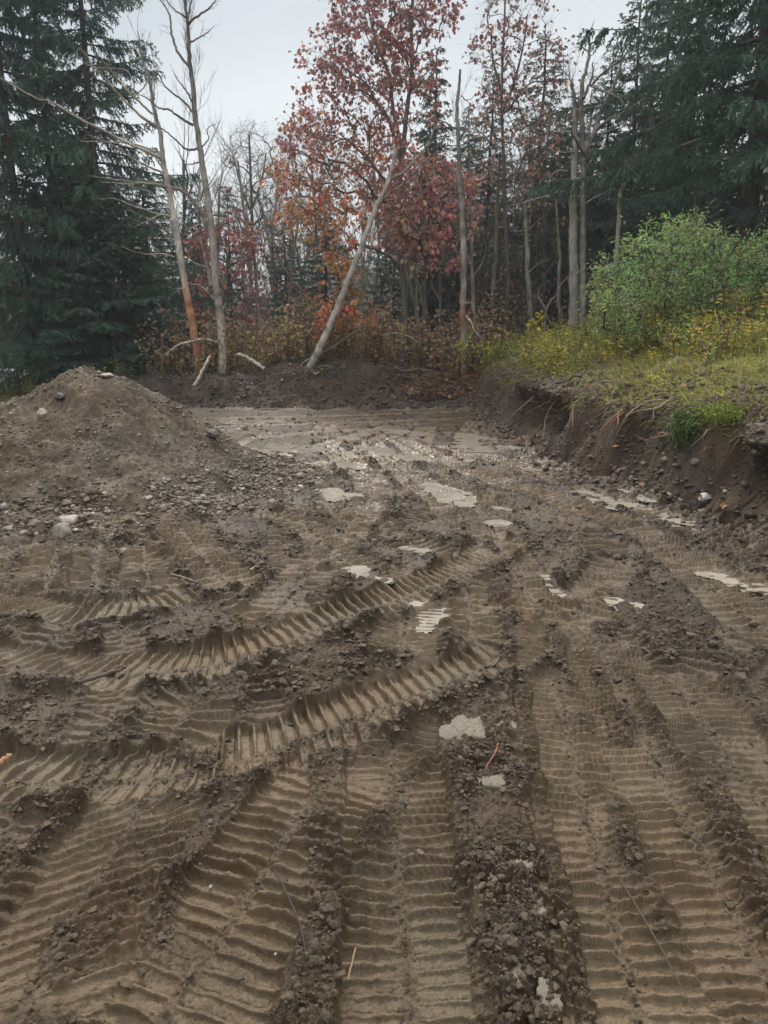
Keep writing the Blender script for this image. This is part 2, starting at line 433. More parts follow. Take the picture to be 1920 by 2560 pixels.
dtoe = X - (toe_x(Y) + 0.22*perlin(Y*0.8, Y*0+3.3) + 0.08*perlin(Y*2.6, Y*0+8.1))
pad = (1-sstep((dtoe+0.25)/0.3))*(1-sstep((Y-15.5)/0.3))
low = 0.018*fbm(X, Y, 1.3, 2, 1) 
h = low + 0.014*fbm(X, Y, 0.28, 3, 2) + 0.012*np.abs(fbm(X, Y, 0.09, 2, 3))
crumb = np.clip(0.16 + 0.85*fbm(X, Y, 0.45, 3, 4), 0, 1)*(1-0.35*sstep((Y-7)/4))
tone = np.clip(0.42 + 0.2*fbm(X, Y, 0.8, 3, 5), 0, 1)
tracked = np.zeros(len(X), np.float32)

def track(path, w=0.42, depth=0.03, rib=0.013, pitch=0.08, skew=0.0, press=0.60, lip=0.012, keep=0.12, gap=0.0, side=0, seed=0, lipside=0, strength=1.0):
    global h, crumb, tone
    pts = catmull(np.asarray(path)[:, :2], 5)
    seg = np.linalg.norm(np.diff(pts, axis=0), axis=1); S0 = np.concatenate([[0], np.cumsum(seg)])
    n = max(4, int(S0[-1]/0.055)); ss = np.linspace(0, S0[-1], n+1)
    p = np.stack([np.interp(ss, S0, pts[:, 0]), np.interp(ss, S0, pts[:, 1])], 1)
    W = w/2 + 0.16
    sel = np.nonzero((X > p[:, 0].min()-W) & (X < p[:, 0].max()+W) & (Y > p[:, 1].min()-W) & (Y < p[:, 1].max()+W))[0]
    if len(sel) == 0: return
    bd = np.full(len(sel), 9.0, np.float32); sd_ = np.zeros(len(sel), np.float32); bs = np.zeros(len(sel), np.float32)
    sx = X[sel]; sy = Y[sel]; step = 10
    for i in range(0, n, step):
        q = p[i:min(i+step, n)+1]
        sub = np.nonzero((sx > q[:, 0].min()-W) & (sx < q[:, 0].max()+W) & (sy > q[:, 1].min()-W) & (sy < q[:, 1].max()+W))[0]
        if len(sub) == 0: continue
        for j in range(i, min(i+step, n)):
            a = p[j]; b = p[j+1]-p[j]; L = np.hypot(*b)+1e-6; b = b/L
            dx = sx[sub]-a[0]; dy = sy[sub]-a[1]
            t = dx*b[0]+dy*b[1]; c = dx*b[1]-dy*b[0]
            ends = (0 if j == 0 else 1)
            tc_ = np.clip(t, 0, L); dd = np.hypot(dx-b[0]*tc_, dy-b[1]*tc_)
            u = dd < bd[sub]
            k = sub[u]; bd[k] = dd[u]; bs[k] = ss[j]+tc_[u]; sd_[k] = np.sign(c[u])*dd[u]
    k = np.nonzero(bd < W)[0]; idx = sel[k]; d = sd_[k]; s = bs[k]; ad = np.abs(d)
    xx = X[idx]; yy = Y[idx]
    ad = ad + 0.022*fbm(xx, yy, 0.22, 2, 9+seed)
    m = sstep((w/2-ad)/0.028)*strength
    m = m*np.clip(sstep(s/0.15)*sstep((S0[-1]-s)/0.15), 0, 1)
    m = m*np.clip((1.35 if depth < .04 else 1.9) + 1.1*fbm(xx, yy, 0.5, 3, 20+seed), 0, 1)
    half = np.where(d > 0, 0.35, 0.0) if gap > 0 else 0
    pitch = pitch*0.84
    ph = (s + skew*d + 0.005*perlin(xx*3, yy*3+seed))/pitch + half
    ph = ph - np.floor(ph) - 0.5
    amp = np.clip(1.0 + 0.8*perlin(xx*2.3+seed, yy*2.3), 0.35, 1.3)
    wv = 0.135 + 0.035*perlin(xx*5+seed, yy*5)
    rb = sstep((wv-np.abs(ph + 0.012*perlin(xx*22, yy*22)))/0.055)*amp
    rb = rb*np.clip(1.0 + 0.7*perlin(xx*7, yy*7), 0.15, 1.3) - 0.30*np.exp(-((ph+0.24)/0.07)**2)*amp
    if gap > 0:
        gg = np.exp(-((d-0.01)/gap)**2)
        rb = rb*(1-gg)
    floor_ = low[idx] - depth + 0.003*perlin(xx*9, yy*9) + 0.007*perlin(xx*2+seed, yy*2)
    newh = floor_ + 1.75*rib*rb*(1+np.clip((yy-2.5)/4, 0, .9))
    oh = h[idx]; tracked[idx] = np.maximum(tracked[idx], m)
    h[idx] = oh*(1-m) + m*(newh*(1-keep) + keep*(oh-depth))
    cr = crumb[idx]*(1-m*0.92) + m*np.clip(0.22*np.abs(rb) + 0.55*perlin(xx*3.7+seed, yy*3.7) - 0.24, 0, 0.6)
    if gap > 0: cr = cr + m*gg*0.55
    e = np.exp(-((ad-(w/2+0.035))/0.04)**2)*strength
    if lipside: e = e*np.where(d*lipside > 0, 1.5, 0.35)
    en = np.clip(0.6 + 1.2*perlin(xx*3.1, yy*3.1), 0, 1)
    h[idx] += lip*e*en*1.6
    crumb[idx] = np.clip(cr + 0.75*e*en, 0, 1)
    tone[idx] = tone[idx]*(1-m) + m*(press + 0.06 - 0.22*np.exp(-((ph+0.22)/0.10)**2) + 0.12*perlin(xx*1.3, yy*1.3)) - 0.10*e*en - (0.22*m*np.exp(-((w/2-ad-0.015)/0.03)**2) if depth > 0.045 else 0)  # last term darkens deep rut walls: their shade painted into the tone

def g2(lst, z=0.0): return [G(a, b, z)[:2] for a, b in lst]
# older passes that crossed the pad in all directions
orng = random.Random(11)
for i in range(66):
    cx = orng.uniform(-3.8, 3.2); cy = orng.uniform(1.2, 14.5)
    a = orng.gauss(math.pi/2, 0.5) if cy < 9 else orng.gauss(math.pi/2, 1.0)
    L = orng.uniform(1.5, 4.5); bend = orng.uniform(-0.35, 0.35)
    pts = []
    for t in (-1, -.5, 0, .5, 1):
        aa = a + bend*t
        pts.append((cx + math.cos(aa)*L*t*0.5, cy + math.sin(aa)*L*t*0.5))
    track(pts, w=orng.uniform(0.2, 0.42), depth=0.016, rib=0.013, pitch=orng.choice([0.07, 0.08, 0.09])*(1.4 if cy > 3.3 else 1),
          press=orng.uniform(0.4, 0.62), lip=0.008, keep=0.2, gap=0.03 if i % 2 else 0, seed=i, strength=0.85)
# sweeping streaks at the far end of the pad
for i, (a, b, c) in enumerate([((420,905),(700,900),(1010,888)), ((430,925),(700,915),(1040,903)), ((520,950),(760,930),(960,925)),
                               ((880,1000),(905,950),(920,925)), ((760,1010),(800,960),(870,930)), ((600,985),(740,950),(850,918)),
                               ((1000,1000),(1010,940),(1030,910))]):
    track(g2([a, b, c]), w=0.4, depth=0.02, rib=0.007, press=0.8, lip=0.012, gap=0.03, seed=60+i)
# passes the photograph shows plainly, oldest first
TR = [
    (dict(w=.46, depth=.022, rib=.010, gap=.03, seed=70, pitch=.125), [(800,960),(860,1010),(950,1075),(1030,1140),(1090,1200),(1120,1260)]),
    (dict(w=.46, depth=.022, rib=.011, gap=.03, seed=71, pitch=.125, press=.62), [(850,945),(960,1000),(1110,1050),(1290,1110),(1460,1190),(1659,1300),(1800,1400)]),
    (dict(w=.46, depth=.022, rib=.011, gap=.03, seed=72, pitch=.125), [(960,960),(1120,1010),(1320,1070),(1500,1140),(1700,1230)]),
    (dict(w=.42, depth=.02, rib=.017, gap=.03, seed=73, pitch=.125), [(30,1175),(25,1230),(20,1290)]),
    (dict(w=.42, depth=.02, rib=.017, gap=.03, seed=74, pitch=.125), [(130,1170),(115,1230),(100,1290)]),
    (dict(w=.36, depth=.02, rib=.017, gap=.03, seed=75, pitch=.125), [(205,1170),(210,1220),(205,1285)]),
    (dict(w=.40, depth=.03, rib=.017, gap=.03, seed=76, pitch=.125), [(310,1170),(320,1220),(325,1275)]),
    (dict(w=.42, depth=.022, rib=.017, gap=.03, seed=77, pitch=.125), [(380,1130),(440,1200),(520,1280),(610,1350)]),
    (dict(w=.42, depth=.022, rib=.011, gap=.03, seed=78, pitch=.125), [(700,960),(780,1020),(805,1060),(760,1130),(690,1210),(630,1280),(560,1370)]),
    (dict(w=.36, depth=.022, rib=.011, gap=.03, seed=79, pitch=.125), [(560,1110),(650,1130),(720,1190),(800,1240)]),
    (dict(w=.42, depth=.025, rib=.013, gap=.03, seed=80, pitch=.125), [(1010,1060),(1060,1130),(1090,1200),(1150,1290),(1180,1360)]),
    (dict(w=.42, depth=.028, rib=.016, gap=.02, seed=81, pitch=.12), [(1000,1190),(1010,1250),(1020,1330),(1030,1380)]),
    (dict(w=.36, depth=.025, rib=.015, gap=.02, seed=82, pitch=.12), [(1330,1220),(1270,1300),(1215,1380)]),
    (dict(w=.42, depth=.025, rib=.012, gap=.03, seed=83, pitch=.11), [(1400,1150),(1500,1230),(1620,1330),(1800,1450)]),
    (dict(w=.40, depth=.03, rib=.014, gap=.025, seed=84, pitch=.060), [(905,1230),(880,1330),(868,1420),(860,1520),(850,1640),(860,1800),(880,2000),(900,2220),(910,2420)]),
    (dict(w=.44, depth=.03, rib=.013, gap=.025, seed=85, pitch=.060, press=.66), [(1190,1330),(1200,1420),(1225,1560),(1270,1750),(1330,1980),(1400,2212),(1470,2400)]),
    (dict(w=.40, depth=.03, rib=.013, gap=.025, seed=86, pitch=.060, press=.66), [(1290,1360),(1330,1460),(1400,1600),(1500,1800),(1620,2020),(1760,2280)]),
    (dict(w=.40, depth=.03, rib=.013, gap=.025, seed=87, pitch=.060), [(1440,1440),(1560,1600),(1690,1780),(1850,2000)]),
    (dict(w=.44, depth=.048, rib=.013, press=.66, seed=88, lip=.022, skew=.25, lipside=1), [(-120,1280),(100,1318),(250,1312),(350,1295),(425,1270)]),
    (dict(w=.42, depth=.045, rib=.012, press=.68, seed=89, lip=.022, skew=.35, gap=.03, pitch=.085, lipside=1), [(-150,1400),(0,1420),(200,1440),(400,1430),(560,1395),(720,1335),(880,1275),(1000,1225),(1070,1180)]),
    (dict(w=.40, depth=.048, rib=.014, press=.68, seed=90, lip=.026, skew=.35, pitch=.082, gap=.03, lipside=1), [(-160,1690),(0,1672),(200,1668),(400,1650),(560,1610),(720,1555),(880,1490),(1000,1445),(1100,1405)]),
    (dict(w=.46, depth=.032, rib=.016, seed=91, gap=.025, pitch=.070), [(760,1640),(690,1710),(620,1810),(540,1930),(440,2080),(330,2250),(230,2420)]),
    (dict(w=.42, depth=.02, rib=.012, seed=92, gap=.02, pitch=.068, skew=-.6), [(330,1700),(250,1850),(140,2030),(0,2250)]),
    (dict(w=.42, depth=.02, rib=.014, seed=93, gap=.02, pitch=.08), [(420,1500),(400,1550),(330,1610)]),
]
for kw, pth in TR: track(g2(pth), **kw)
def crumble(path, hw, amt, rise=0.01):
    """loose churned mud squeezed up between the passes"""
    p = catmull(np.array(g2(path)), 6) if len(path) > 2 else np.array(g2(path))
    W = hw*1.8
    idx = np.nonzero((X > p[:, 0].min()-W) & (X < p[:, 0].max()+W) & (Y > p[:, 1].min()-W) & (Y < p[:, 1].max()+W))[0]
    f = np.full(len(idx), 9.0)
    for a, b in zip(p[:-1], p[1:]):
        v = b-a; t = np.clip(((X[idx]-a[0])*v[0]+(Y[idx]-a[1])*v[1])/(v@v+1e-9), 0, 1)
        f = np.minimum(f, np.hypot(X[idx]-a[0]-v[0]*t, Y[idx]-a[1]-v[1]*t)/hw)
    f = f + 0.5*fbm(X[idx], Y[idx], 0.16, 3, 55)
    m = sstep((1.15-f)/0.35)
    crumb[idx] = np.maximum(crumb[idx], amt*m*np.clip(.85+.7*fbm(X[idx], Y[idx], .3, 2, 57), .2, 1.1))
    h[idx] += rise*m
    tone[idx] = tone[idx]*(1-.3*m) + .3*m*.42
for pth, hw, amt in [
    ([(1010,1490),(1050,1640),(1085,1850),(1125,2050),(1175,2300)], .115, 1.0),
    ([(975,1640),(1000,1850),(1035,2050),(1060,2250)], .03, .8), ([(1130,1480),(1160,1700),(1215,1950),(1270,2220)], .03, .8),
    ([(700,1640),(705,1800),(700,2000),(650,2220)], .06, .75), 
    ([(1500,1640),(1590,1820),(1700,2020)], .07, .8), ([(1400,1350),(1480,1390),(1560,1430)], .17, .95), ([(1290,1450),(1340,1600)], .04, .7),
    ([(480,1500),(620,1470),(740,1440),(830,1420)], .13, .95), 
    ([(150,1360),(330,1358)], .05, .7), ([(700,1290),(800,1240)], .09, .8),
    ([(300,1870),(220,1980),(150,2050)], .10, .7),
    ([(1060,1240),(1090,1300)], .07, .8), 
    ([(1230,1040),(1350,1060),(1480,1100),(1600,1160),(1700,1220)], .22, .95), ([(1120,960),(1210,985),(1260,1020)], .25, .7), ]:
    crumble(pth, hw, amt)

crumb = np.maximum(crumb, (0.55+0.3*fbm(X, Y, .3, 2, 91))*(1-tracked)*(1-0.5*sstep((Y-8)/3)))
# puddles: (chain of (x, y, half width in m))
PUD = [
    [(985,938,.10),(1030,945,.16),(1062,962,.26),(1110,972,.24),(1150,985,.22),(1185,1000,.14)],
    [(1010,965,.12),(1060,982,.10)], [(1150,1012,.07),(1195,1012,.06)],
    [(800,968,.10),(850,975,.14),(910,993,.10)],
    [(605,962,.14),(650,968,.18),(690,975,.10)], [(700,1000,.10),(750,1004,.14)], [(540,972,.10),(580,985,.08)],
    [(930,1045,.06),(955,1060,.11),(990,1078,.10),(1000,1090,.05)],
    [(1255,1066,.06),(1290,1078,.07),(1330,1096,.06)],
    [(1335,1050,.04),(1370,1066,.05),(1400,1085,.05)], [(1345,1078,.04),(1390,1097,.05),(1440,1115,.05),(1490,1128,.05)],
    [(715,1062,.07),(730,1076,.09),(755,1072,.06)], [(1083,1126,.06)], [(1075,1096,.04),(1105,1102,.03)],
    [(768,1232,.05),(790,1248,.06),(825,1256,.04)], [(880,1184,.05),(910,1190,.05),(935,1193,.03)],
    [(912,1300,.05),(932,1315,.09),(938,1335,.06),(925,1350,.04)],
    [(1530,1240,.05),(1580,1250,.06),(1630,1268,.07),(1670,1275,.05)], [(1335,1303,.05),(1355,1312,.06)],
    [(1178,1242,.03),(1192,1262,.025),(1205,1285,.03)], [(850,932,.12),(895,938,.13)], [(770,930,.05),(790,940,.05)],
    [(640,1000,.05),(660,1006,.05)], [(1455,1135,.04),(1500,1142,.03)],
]
puddle_meshes = []; wetm = np.zeros(len(X), np.float32); shore = np.zeros(len(X), np.float32)
for k_, chain in enumerate(PUD):
    cp = [(G(a, b)[0], G(a, b)[1], r*(1.3 if b > 1150 else 1.6)) for a, b, r in chain]
    xs = [c[0] for c in cp]; ys = [c[1] for c in cp]; W = 0.5
    idx = np.nonzero((X > min(xs)-W) & (X < max(xs)+W) & (Y > min(ys)-W) & (Y < max(ys)+W))[0]
    def pf(x, y):
        f = np.full(len(x), 9.0)
        if len(cp) == 1: f = np.hypot(x-xs[0], y-ys[0])/cp[0][2]
        for a, b in zip(cp[:-1], cp[1:]):
            bx, by = b[0]-a[0], b[1]-a[1]; LL = bx*bx+by*by
            t = np.clip(((x-a[0])*bx+(y-a[1])*by)/LL, 0, 1)
            f = np.minimum(f, np.hypot(x-a[0]-bx*t, y-a[1]-by*t)/(a[2]+(b[2]-a[2])*t))
        return f + 0.60*fbm(x*1.5, y, 0.22, 4, 40+k_)
    f = pf(X[idx], Y[idx]); m = sstep((1.35-f)/0.6)
    mi = idx[m > 0.5]
    if len(mi) == 0: continue
    zl = float(np.mean(h[mi])) + (0.005 if min(ys) > 5 else -0.001)
    rel = h[idx] - (low[idx])
    rel = h[idx] - zl
    h[idx] = h[idx]*(1-m) + m*(zl - 0.007 + np.clip(rel, -0.04, 0.04)*(0.70 if min(ys) < 6 else 0.35))
    wetm[idx] = np.maximum(wetm[idx], m)
    crumb[idx] *= (1-0.85*m)
    shore[idx] = np.maximum(shore[idx], sstep((2.0-f)/0.9))
    # water sheet, clipped to just beyond the shore
    gxn = np.arange(min(xs)-0.45, max(xs)+0.45, 0.022); gyn = np.arange(min(ys)-0.45, max(ys)+0.45, 0.022)
    AX, AY = np.meshgrid(gxn, gyn); F_ = pf(AX.ravel().astype(np.float32), AY.ravel().astype(np.float32)).reshape(AX.shape)
    ok = F_ < 1.42
    c4 = ok[:-1, :-1] & ok[1:, :-1] & ok[:-1, 1:] & ok[1:, 1:]
    iy, ix = np.nonzero(c4); w_ = AX.shape[1]
    if len(iy) == 0: continue
    Fq = np.stack([iy*w_+ix, iy*w_+ix+1, (iy+1)*w_+ix+1, (iy+1)*w_+ix], 1)
    used, inv = np.unique(Fq, return_inverse=True)
    Vv = np.stack([AX.ravel()[used], AY.ravel()[used], np.full(len(used), zl)], 1)
    puddle_meshes.append((Vv, inv.reshape(-1, 4)))

# crumbly relief where no shoe pressed the mud
near = X*X + Y*Y < 100
dry = 1-0.9*wetm
wx = X + 0.03*perlin(X*14, Y*14); wy = Y + 0.03*perlin(X*14+7, Y*14-3)
ridg = lambda x, y, s_, o_, sd__, g_: 1.0 - np.minimum(1, 2.2*np.abs(fbm(x, y, s_, o_, sd__, g_)))
h = h + crumb*dry*(0.013*clods(wx, wy, 0.055, 1) + 0.020*fbm(X, Y, 0.10, 4, 12, 0.68))
xn = wx[near]; yn = wy[near]; cn = crumb[near]; dn = dry[near]
xr = X[near]; yr = Y[near]
h[near] += dn*(0.10+cn)*(0.011*clods(xn, yn, 0.027, 2) + 0.006*clods(xr, yr, 0.013, 3)) + dn*0.0035*fbm(xr, yr, 0.035, 4, 8, 0.7)
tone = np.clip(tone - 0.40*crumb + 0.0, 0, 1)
# distance rubble at the bank's foot and on the berm / bank
slope_m = 1 - pad
rough = (0.022*clods(wx, wy, 0.17, 5) + 0.022*clods(wx, wy, 0.07, 6) + 0.06*fbm(X, Y, 0.6, 5, 14, .6) + 0.03*fbm(X, Y, 0.14, 4, 15, .7))
foot = np.exp(-((dtoe+0.12)/0.35)**2)*(Y < 15.8)
gully = np.abs(perlin(X*0.7 + 2.0*fbm(X, Y, 1.0, 2, 16), Y*2.2))
face = sstep((dtoe+0.05)/0.15)*(1-sstep((dtoe-1.0)/0.4))
h = h*(1-0.5*sstep((Y-8)/4))
hh_ = h*pad*(1-0.4*foot) + rough*slope_m + foot*0.7*rough - face*0.10*np.clip(0.5-gully*2.0, 0, 1)
tone = tone*pad + slope_m*np.clip(0.42 + 0.3*fbm(X, Y, 0.35, 3, 18) , 0, 1)
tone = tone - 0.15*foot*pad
Z = base.copy()
Z[ni] = base[ni] + hh_
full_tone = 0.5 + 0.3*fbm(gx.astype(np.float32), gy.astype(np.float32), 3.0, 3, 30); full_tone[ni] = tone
full_wet = np.zeros(len(gx)); full_wet[ni] = np.clip(0.75*shore + (0.30+0.10*sstep((Y-6)/5))*np.clip(0.5+1.6*fbm(X, Y, 0.9, 3, 90), 0, 1)*(1-crumb), 0, 1)*pad
full_crumb = np.zeros(len(gx)); full_crumb[ni] = np.clip(crumb*pad + foot*0.8, 0, 1)
GX = gx.copy(); GY = gy.copy()
# undercut lip: roots hold the sod while the face below has slumped
rel = np.zeros(len(gx)); zz = (Z[ni]-0)/0.85
ov = np.clip(0.10 + 0.55*perlin(Y*0.75+5.0, Y*0+4.4) + 0.2*perlin(Y*2.9, Y*0+9.4), 0, 0.5)*sstep((Y-4.0)/1.5)*(1-sstep((Y-12.5)/3))
push = ov*(np.exp(-((zz-0.92)/0.22)**2) - 1.3*np.exp(-((zz-0.42)/0.30)**2))*sstep((dtoe+0.02)/0.15)*(1-sstep((dtoe-1.1)/0.5))
GX[ni] -= push
vid = np.arange(NR*NC).reshape(NR, NC)
quads = np.stack([vid[:-1, :-1], vid[:-1, 1:], vid[1:, 1:], vid[1:, :-1]], -1).reshape(-1, 4)
quads = quads[:, ::-1]
fx_ = GX[quads[:, 0]]; fy_ = GY[quads[:, 0]]
dt_f = gx[quads[:, 0]] - toe_x(gy[quads[:, 0]])
reg = np.zeros(len(quads), int)                       # 0 mud
reg[(fy_ > 15.75) & (fy_ <= 20.5) & (fx_ > -7.5)] = 1       # berm
reg[(fy_ > 20.5) | (fx_ < -7.5)] = 2                  # forest floor
reg[(dt_f > 0.0) & (fy_ < 26) & (fy_ > -20) & (fx_ < 22)] = 3  # bank
gm = np.clip(1.3*fbm(gx.astype(np.float32), gy.astype(np.float32), 1.2, 3, 31) + 0.35, 0, 1)
dfull = gx - toe_x(gy)
gbank = sstep((dfull-0.55)/0.5)*np.clip(0.45+gm, 0, 1)
gfl = gm*sstep((-gx-4)/2)
grassw = np.where((dfull > 0) & (gy < 26), gbank, gfl)
AV = np.stack([GX, GY, Z], 1)
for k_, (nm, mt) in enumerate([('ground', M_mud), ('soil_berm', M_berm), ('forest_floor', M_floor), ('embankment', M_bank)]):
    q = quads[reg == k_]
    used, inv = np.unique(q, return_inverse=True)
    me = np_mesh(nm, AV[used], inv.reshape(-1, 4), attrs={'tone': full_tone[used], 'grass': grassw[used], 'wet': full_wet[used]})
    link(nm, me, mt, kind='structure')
for Vv, Ff in puddle_meshes:
    link('puddle', np_mesh('puddle', Vv, Ff), M_water, kind='structure')

# ------------------------------------------------------------------ lumps
def ico(sub):
    import bmesh
    bm = bmesh.new(); bmesh.ops.create_icosphere(bm, subdivisions=sub, radius=1.0)
    V = np.array([v.co[:] for v in bm.verts]); F = np.array([[v.index for v in f.verts] for f in bm.faces]); bm.free(); return V, F
ICO1, ICO1F = ico(1); ICO2, ICO2F = ico(2); ICO4, ICO4F = ico(4)
def lumps(pos, size, cols, V0, F0, jag=0.28, flat=0.7):
    n = len(pos); m = len(V0)
    V = V0[None]*(1 + jag*rng.normal(size=(n, m))[:, :, None])
    sc = size[:, None]*np.stack([rng.uniform(.75, 1.35, n), rng.uniform(.75, 1.35, n), rng.uniform(.45, 1.0, n)*flat*1.2], 1)
    V = V*sc[:, None, :]
    a = rng.uniform(0, 2*np.pi, n); b = rng.normal(0, .4, n)
    ca, sa, cb, sb = np.cos(a), np.sin(a), np.cos(b), np.sin(b)
    y = V[:, :, 1]*cb[:, None]-V[:, :, 2]*sb[:, None]; z = V[:, :, 1]*sb[:, None]+V[:, :, 2]*cb[:, None]; x = V[:, :, 0]
    V = np.stack([x*ca[:, None]-y*sa[:, None], x*sa[:, None]+y*ca[:, None], z], -1) + pos[:, None, :]
    F = (F0[None] + (np.arange(n)*m)[:, None, None]).reshape(-1, F0.shape[1])
    return V.reshape(-1, 3), F, np.repeat(cols, m, axis=0)
inview = (np.abs(np.arctan2(gx, gy)) < R(34))
def pick(weight, n):
    w = weight*area; w = w/w.sum(); return rng.choice(len(w), n, p=w)
acc = Acc()
for (r0, r1, n, s0, V0, F0) in [(1.0, 3.0, 16000, 0.0031, ICO1, ICO1F), (3.0, 6.0, 17000, 0.0052, ICO1, ICO1F), (6.0, 16, 11000, 0.0080, ICO1, ICO1F)]:
    w = (full_crumb**2.2+0.012)*inview*(gr > r0)*(gr <= r1)*(GY < 15.9)
    ids = pick(w, n); p = AV[ids].copy(); p[:, :2] += rng.normal(0, 0.006, (n, 2))
    s = s0*np.exp(np.clip(rng.normal(-.1, 0.7, n), -2, 1.5)); p[:, 2] += s*0.2
    c = np.array([0.086, 0.060, 0.035])*np.exp(rng.normal(0, .22, (n, 1)))
    acc.add(*lumps(p, s, c, V0, F0, 0.24))
o = link('mud_crumbs', acc.mesh('mud_crumbs', smooth=False), M_clod, kind='stuff', label='loose brown crumbs of mud between the track marks', category='mud crumbs')
# rubble on berm and bank
acc = Acc()
w = inview*(gr < 20)*(np.isin(np.arange(len(gx)), np.unique(quads[(reg == 1)])))*1.0
ids = pick(w, 14000); p = AV[ids]; s = 0.014*np.exp(np.clip(rng.normal(0, .6, len(p)), -2, 1.3))
acc.add(*lumps(p, s, np.array([0.048, 0.036, 0.027])*np.exp(rng.normal(0, .35, (len(p), 1))), ICO1, ICO1F, .3))
w = inview*(gr < 16)*(dfull > -0.1)*(1-sstep((dfull-0.9)/0.8))
ids = pick(w*(gy > 3), 18000); p = AV[ids]; s = 0.009*np.exp(np.clip(rng.normal(0, .7, len(p)), -2, 1.6))
acc.add(*lumps(p, s, np.array([0.082, 0.056, 0.036])*np.exp(rng.normal(0, .35, (len(p), 1))), ICO1, ICO1F, .3))
link('soil_rubble', acc.mesh('soil_rubble'), M_clod, kind='stuff', label='crumbled dark soil lying over the berm and the bank', category='soil rubble')

# ------------------------------------------------------------------ gravel pile
px0, py0 = PILE
n_ = 620; ax = np.linspace(-2.75, 2.75, n_)
PX, PY = np.meshgrid(ax, ax); PX = PX.ravel().astype(np.float32); PY = PY.ravel().astype(np.float32)
ph_ = pile_h(PX, PY)
rad = np.hypot(PX, PY); ang = np.arctan2(PY, PX)
ph_ = ph_ + 0.035*np.abs(perlin(ang*7 + 0.8*fbm(PX, PY, .6, 2, 61), rad*0.9))*np.clip(ph_, 0, 1)
ph_ += 0.045*fbm(PX, PY, 0.4, 5, 62, .6) + 0.016*clods(PX, PY, 0.07, 8) + 0.014*clods(PX, PY, 0.032, 9) + 0.012*fbm(PX, PY, 0.08, 3, 66, .7)
lowz = np.exp(-((ph_-0.12)/0.16)**2)
ph_ += lowz*0.02*clods(PX, PY, 0.11, 10)
ptone = np.clip(0.45 + 0.35*fbm(PX, PY, 0.35, 3, 63) + 0.1*lowz, 0, 1)
vid2 = np.arange(n_*n_).reshape(n_, n_)
q = np.stack([vid2[:-1, :-1], vid2[:-1, 1:], vid2[1:, 1:], vid2[1:, :-1]], -1).reshape(-1, 4)
q = q[(ph_[q] > -0.12).any(1)]
used, inv = np.unique(q, return_inverse=True)
pile = link('dirt_pile', np_mesh('dirt_pile', np.stack([PX[used], PY[used], ph_[used]], 1), inv.reshape(-1, 4), attrs={'tone': ptone[used]}),
            M_pile, label='tall cone of brown gravelly dirt at the left of the muddy pad', category='dirt pile')
pile.location = (px0, py0, -0.02)
# small stones lying over the pile and its foot
acc = Acc()
idx = np.nonzero((ph_ > -0.03) & (PY < 1.3))[0]
w = (0.9 + 1.0*lowz[idx])*np.clip(.7+1.2*fbm(PX[idx], PY[idx], .5, 2, 71), .1, 2); ids = rng.choice(idx, 25000, p=w/w.sum())
p = np.stack([PX[ids]+px0, PY[ids]+py0, ph_[ids]-0.015], 1)
s = np.clip(0.0056*np.exp(rng.normal(0, .6, len(p)))*(1+0.9*lowz[ids]), .003, .04)
g = rng.random((len(p), 1)); base_c = np.where(g < .80, np.array([[.112, .083, .055]]), np.where(g < .93, np.array([[.2, .17, .135]]), np.array([[.34, .31, .27]])))
acc.add(*lumps(p, s, base_c*np.exp(rng.normal(0, .2, (len(p), 1))), ICO1, ICO1F, .15))
# scree outside the foot
n = 500; a = rng.uniform(-2.9, 0.5, n); r = 2.0 + np.abs(rng.normal(0, .35, n))
p = np.stack([px0+r*np.cos(a), py0+r*np.sin(a), np.full(n, 0.008)], 1)
s = np.clip(0.008*np.exp(rng.normal(0, .6, n)), .003, .03)
g = rng.random((n, 1)); base_c = np.where(g < .75, np.array([[.095, .069, .043]]), np.where(g < .93, np.array([[.2, .17, .135]]), np.array([[.36, .33, .29]])))
acc.add(*lumps(p, s, base_c, ICO1, ICO1F, .15))
link('gravel', acc.mesh('gravel', smooth=False), M_stone, kind='stuff', label='small loose stones over the dirt pile and round its foot', category='gravel')

# ------------------------------------------------------------------ single stones
def stone(xd, yd, wpx, label, col=(.30, .27, .23), flat=.7, Y=None, jag=.1, z=None, name='stone', group=None, facet=0.25):
    p = S(xd, yd) if Y is None else P(xd, yd, Y)
    if z is not None: p[2] = z
    dist = math.sqrt(p[0]**2+p[1]**2+(CAMH-p[2])**2)
    s = wpx*K/FPX*dist/2
    V = ICO4.copy(); sd_ = rng.random(3)*50
    # cut a few flat facets, then dent with noise
    for _ in range(9):
        nrm = rng.normal(size=3); nrm /= np.linalg.norm(nrm); d0 = rng.uniform(.62, .92)
        t = V@nrm; V = V - np.where(t > d0, (t-d0)*(1-facet*0.5), 0)[:, None]*nrm
    V *= (1 + jag*(perlin(V[:, 0]*1.7+sd_[0]+V[:, 2], V[:, 1]*1.7+sd_[1]) + .4*perlin(V[:, 0]*5+sd_[2], V[:, 1]*5+V[:, 2]*4)))[:, None]
    a = rng.uniform(0, math.pi); V = V*np.array([1.0, rng.uniform(.75, 1), flat])
    V = V@np.array([[math.cos(a), math.sin(a), 0], [-math.sin(a), math.cos(a), 0], [0, 0, 1]])
    V *= s
    o = link(name, np_mesh(name, V, ICO4F, np.array(col)), M_stone, label=label, category=name.replace('_', ' '))
    o.location = (p[0], p[1], p[2] + s*flat*0.45)
    if group: o['group'] = group
    return o
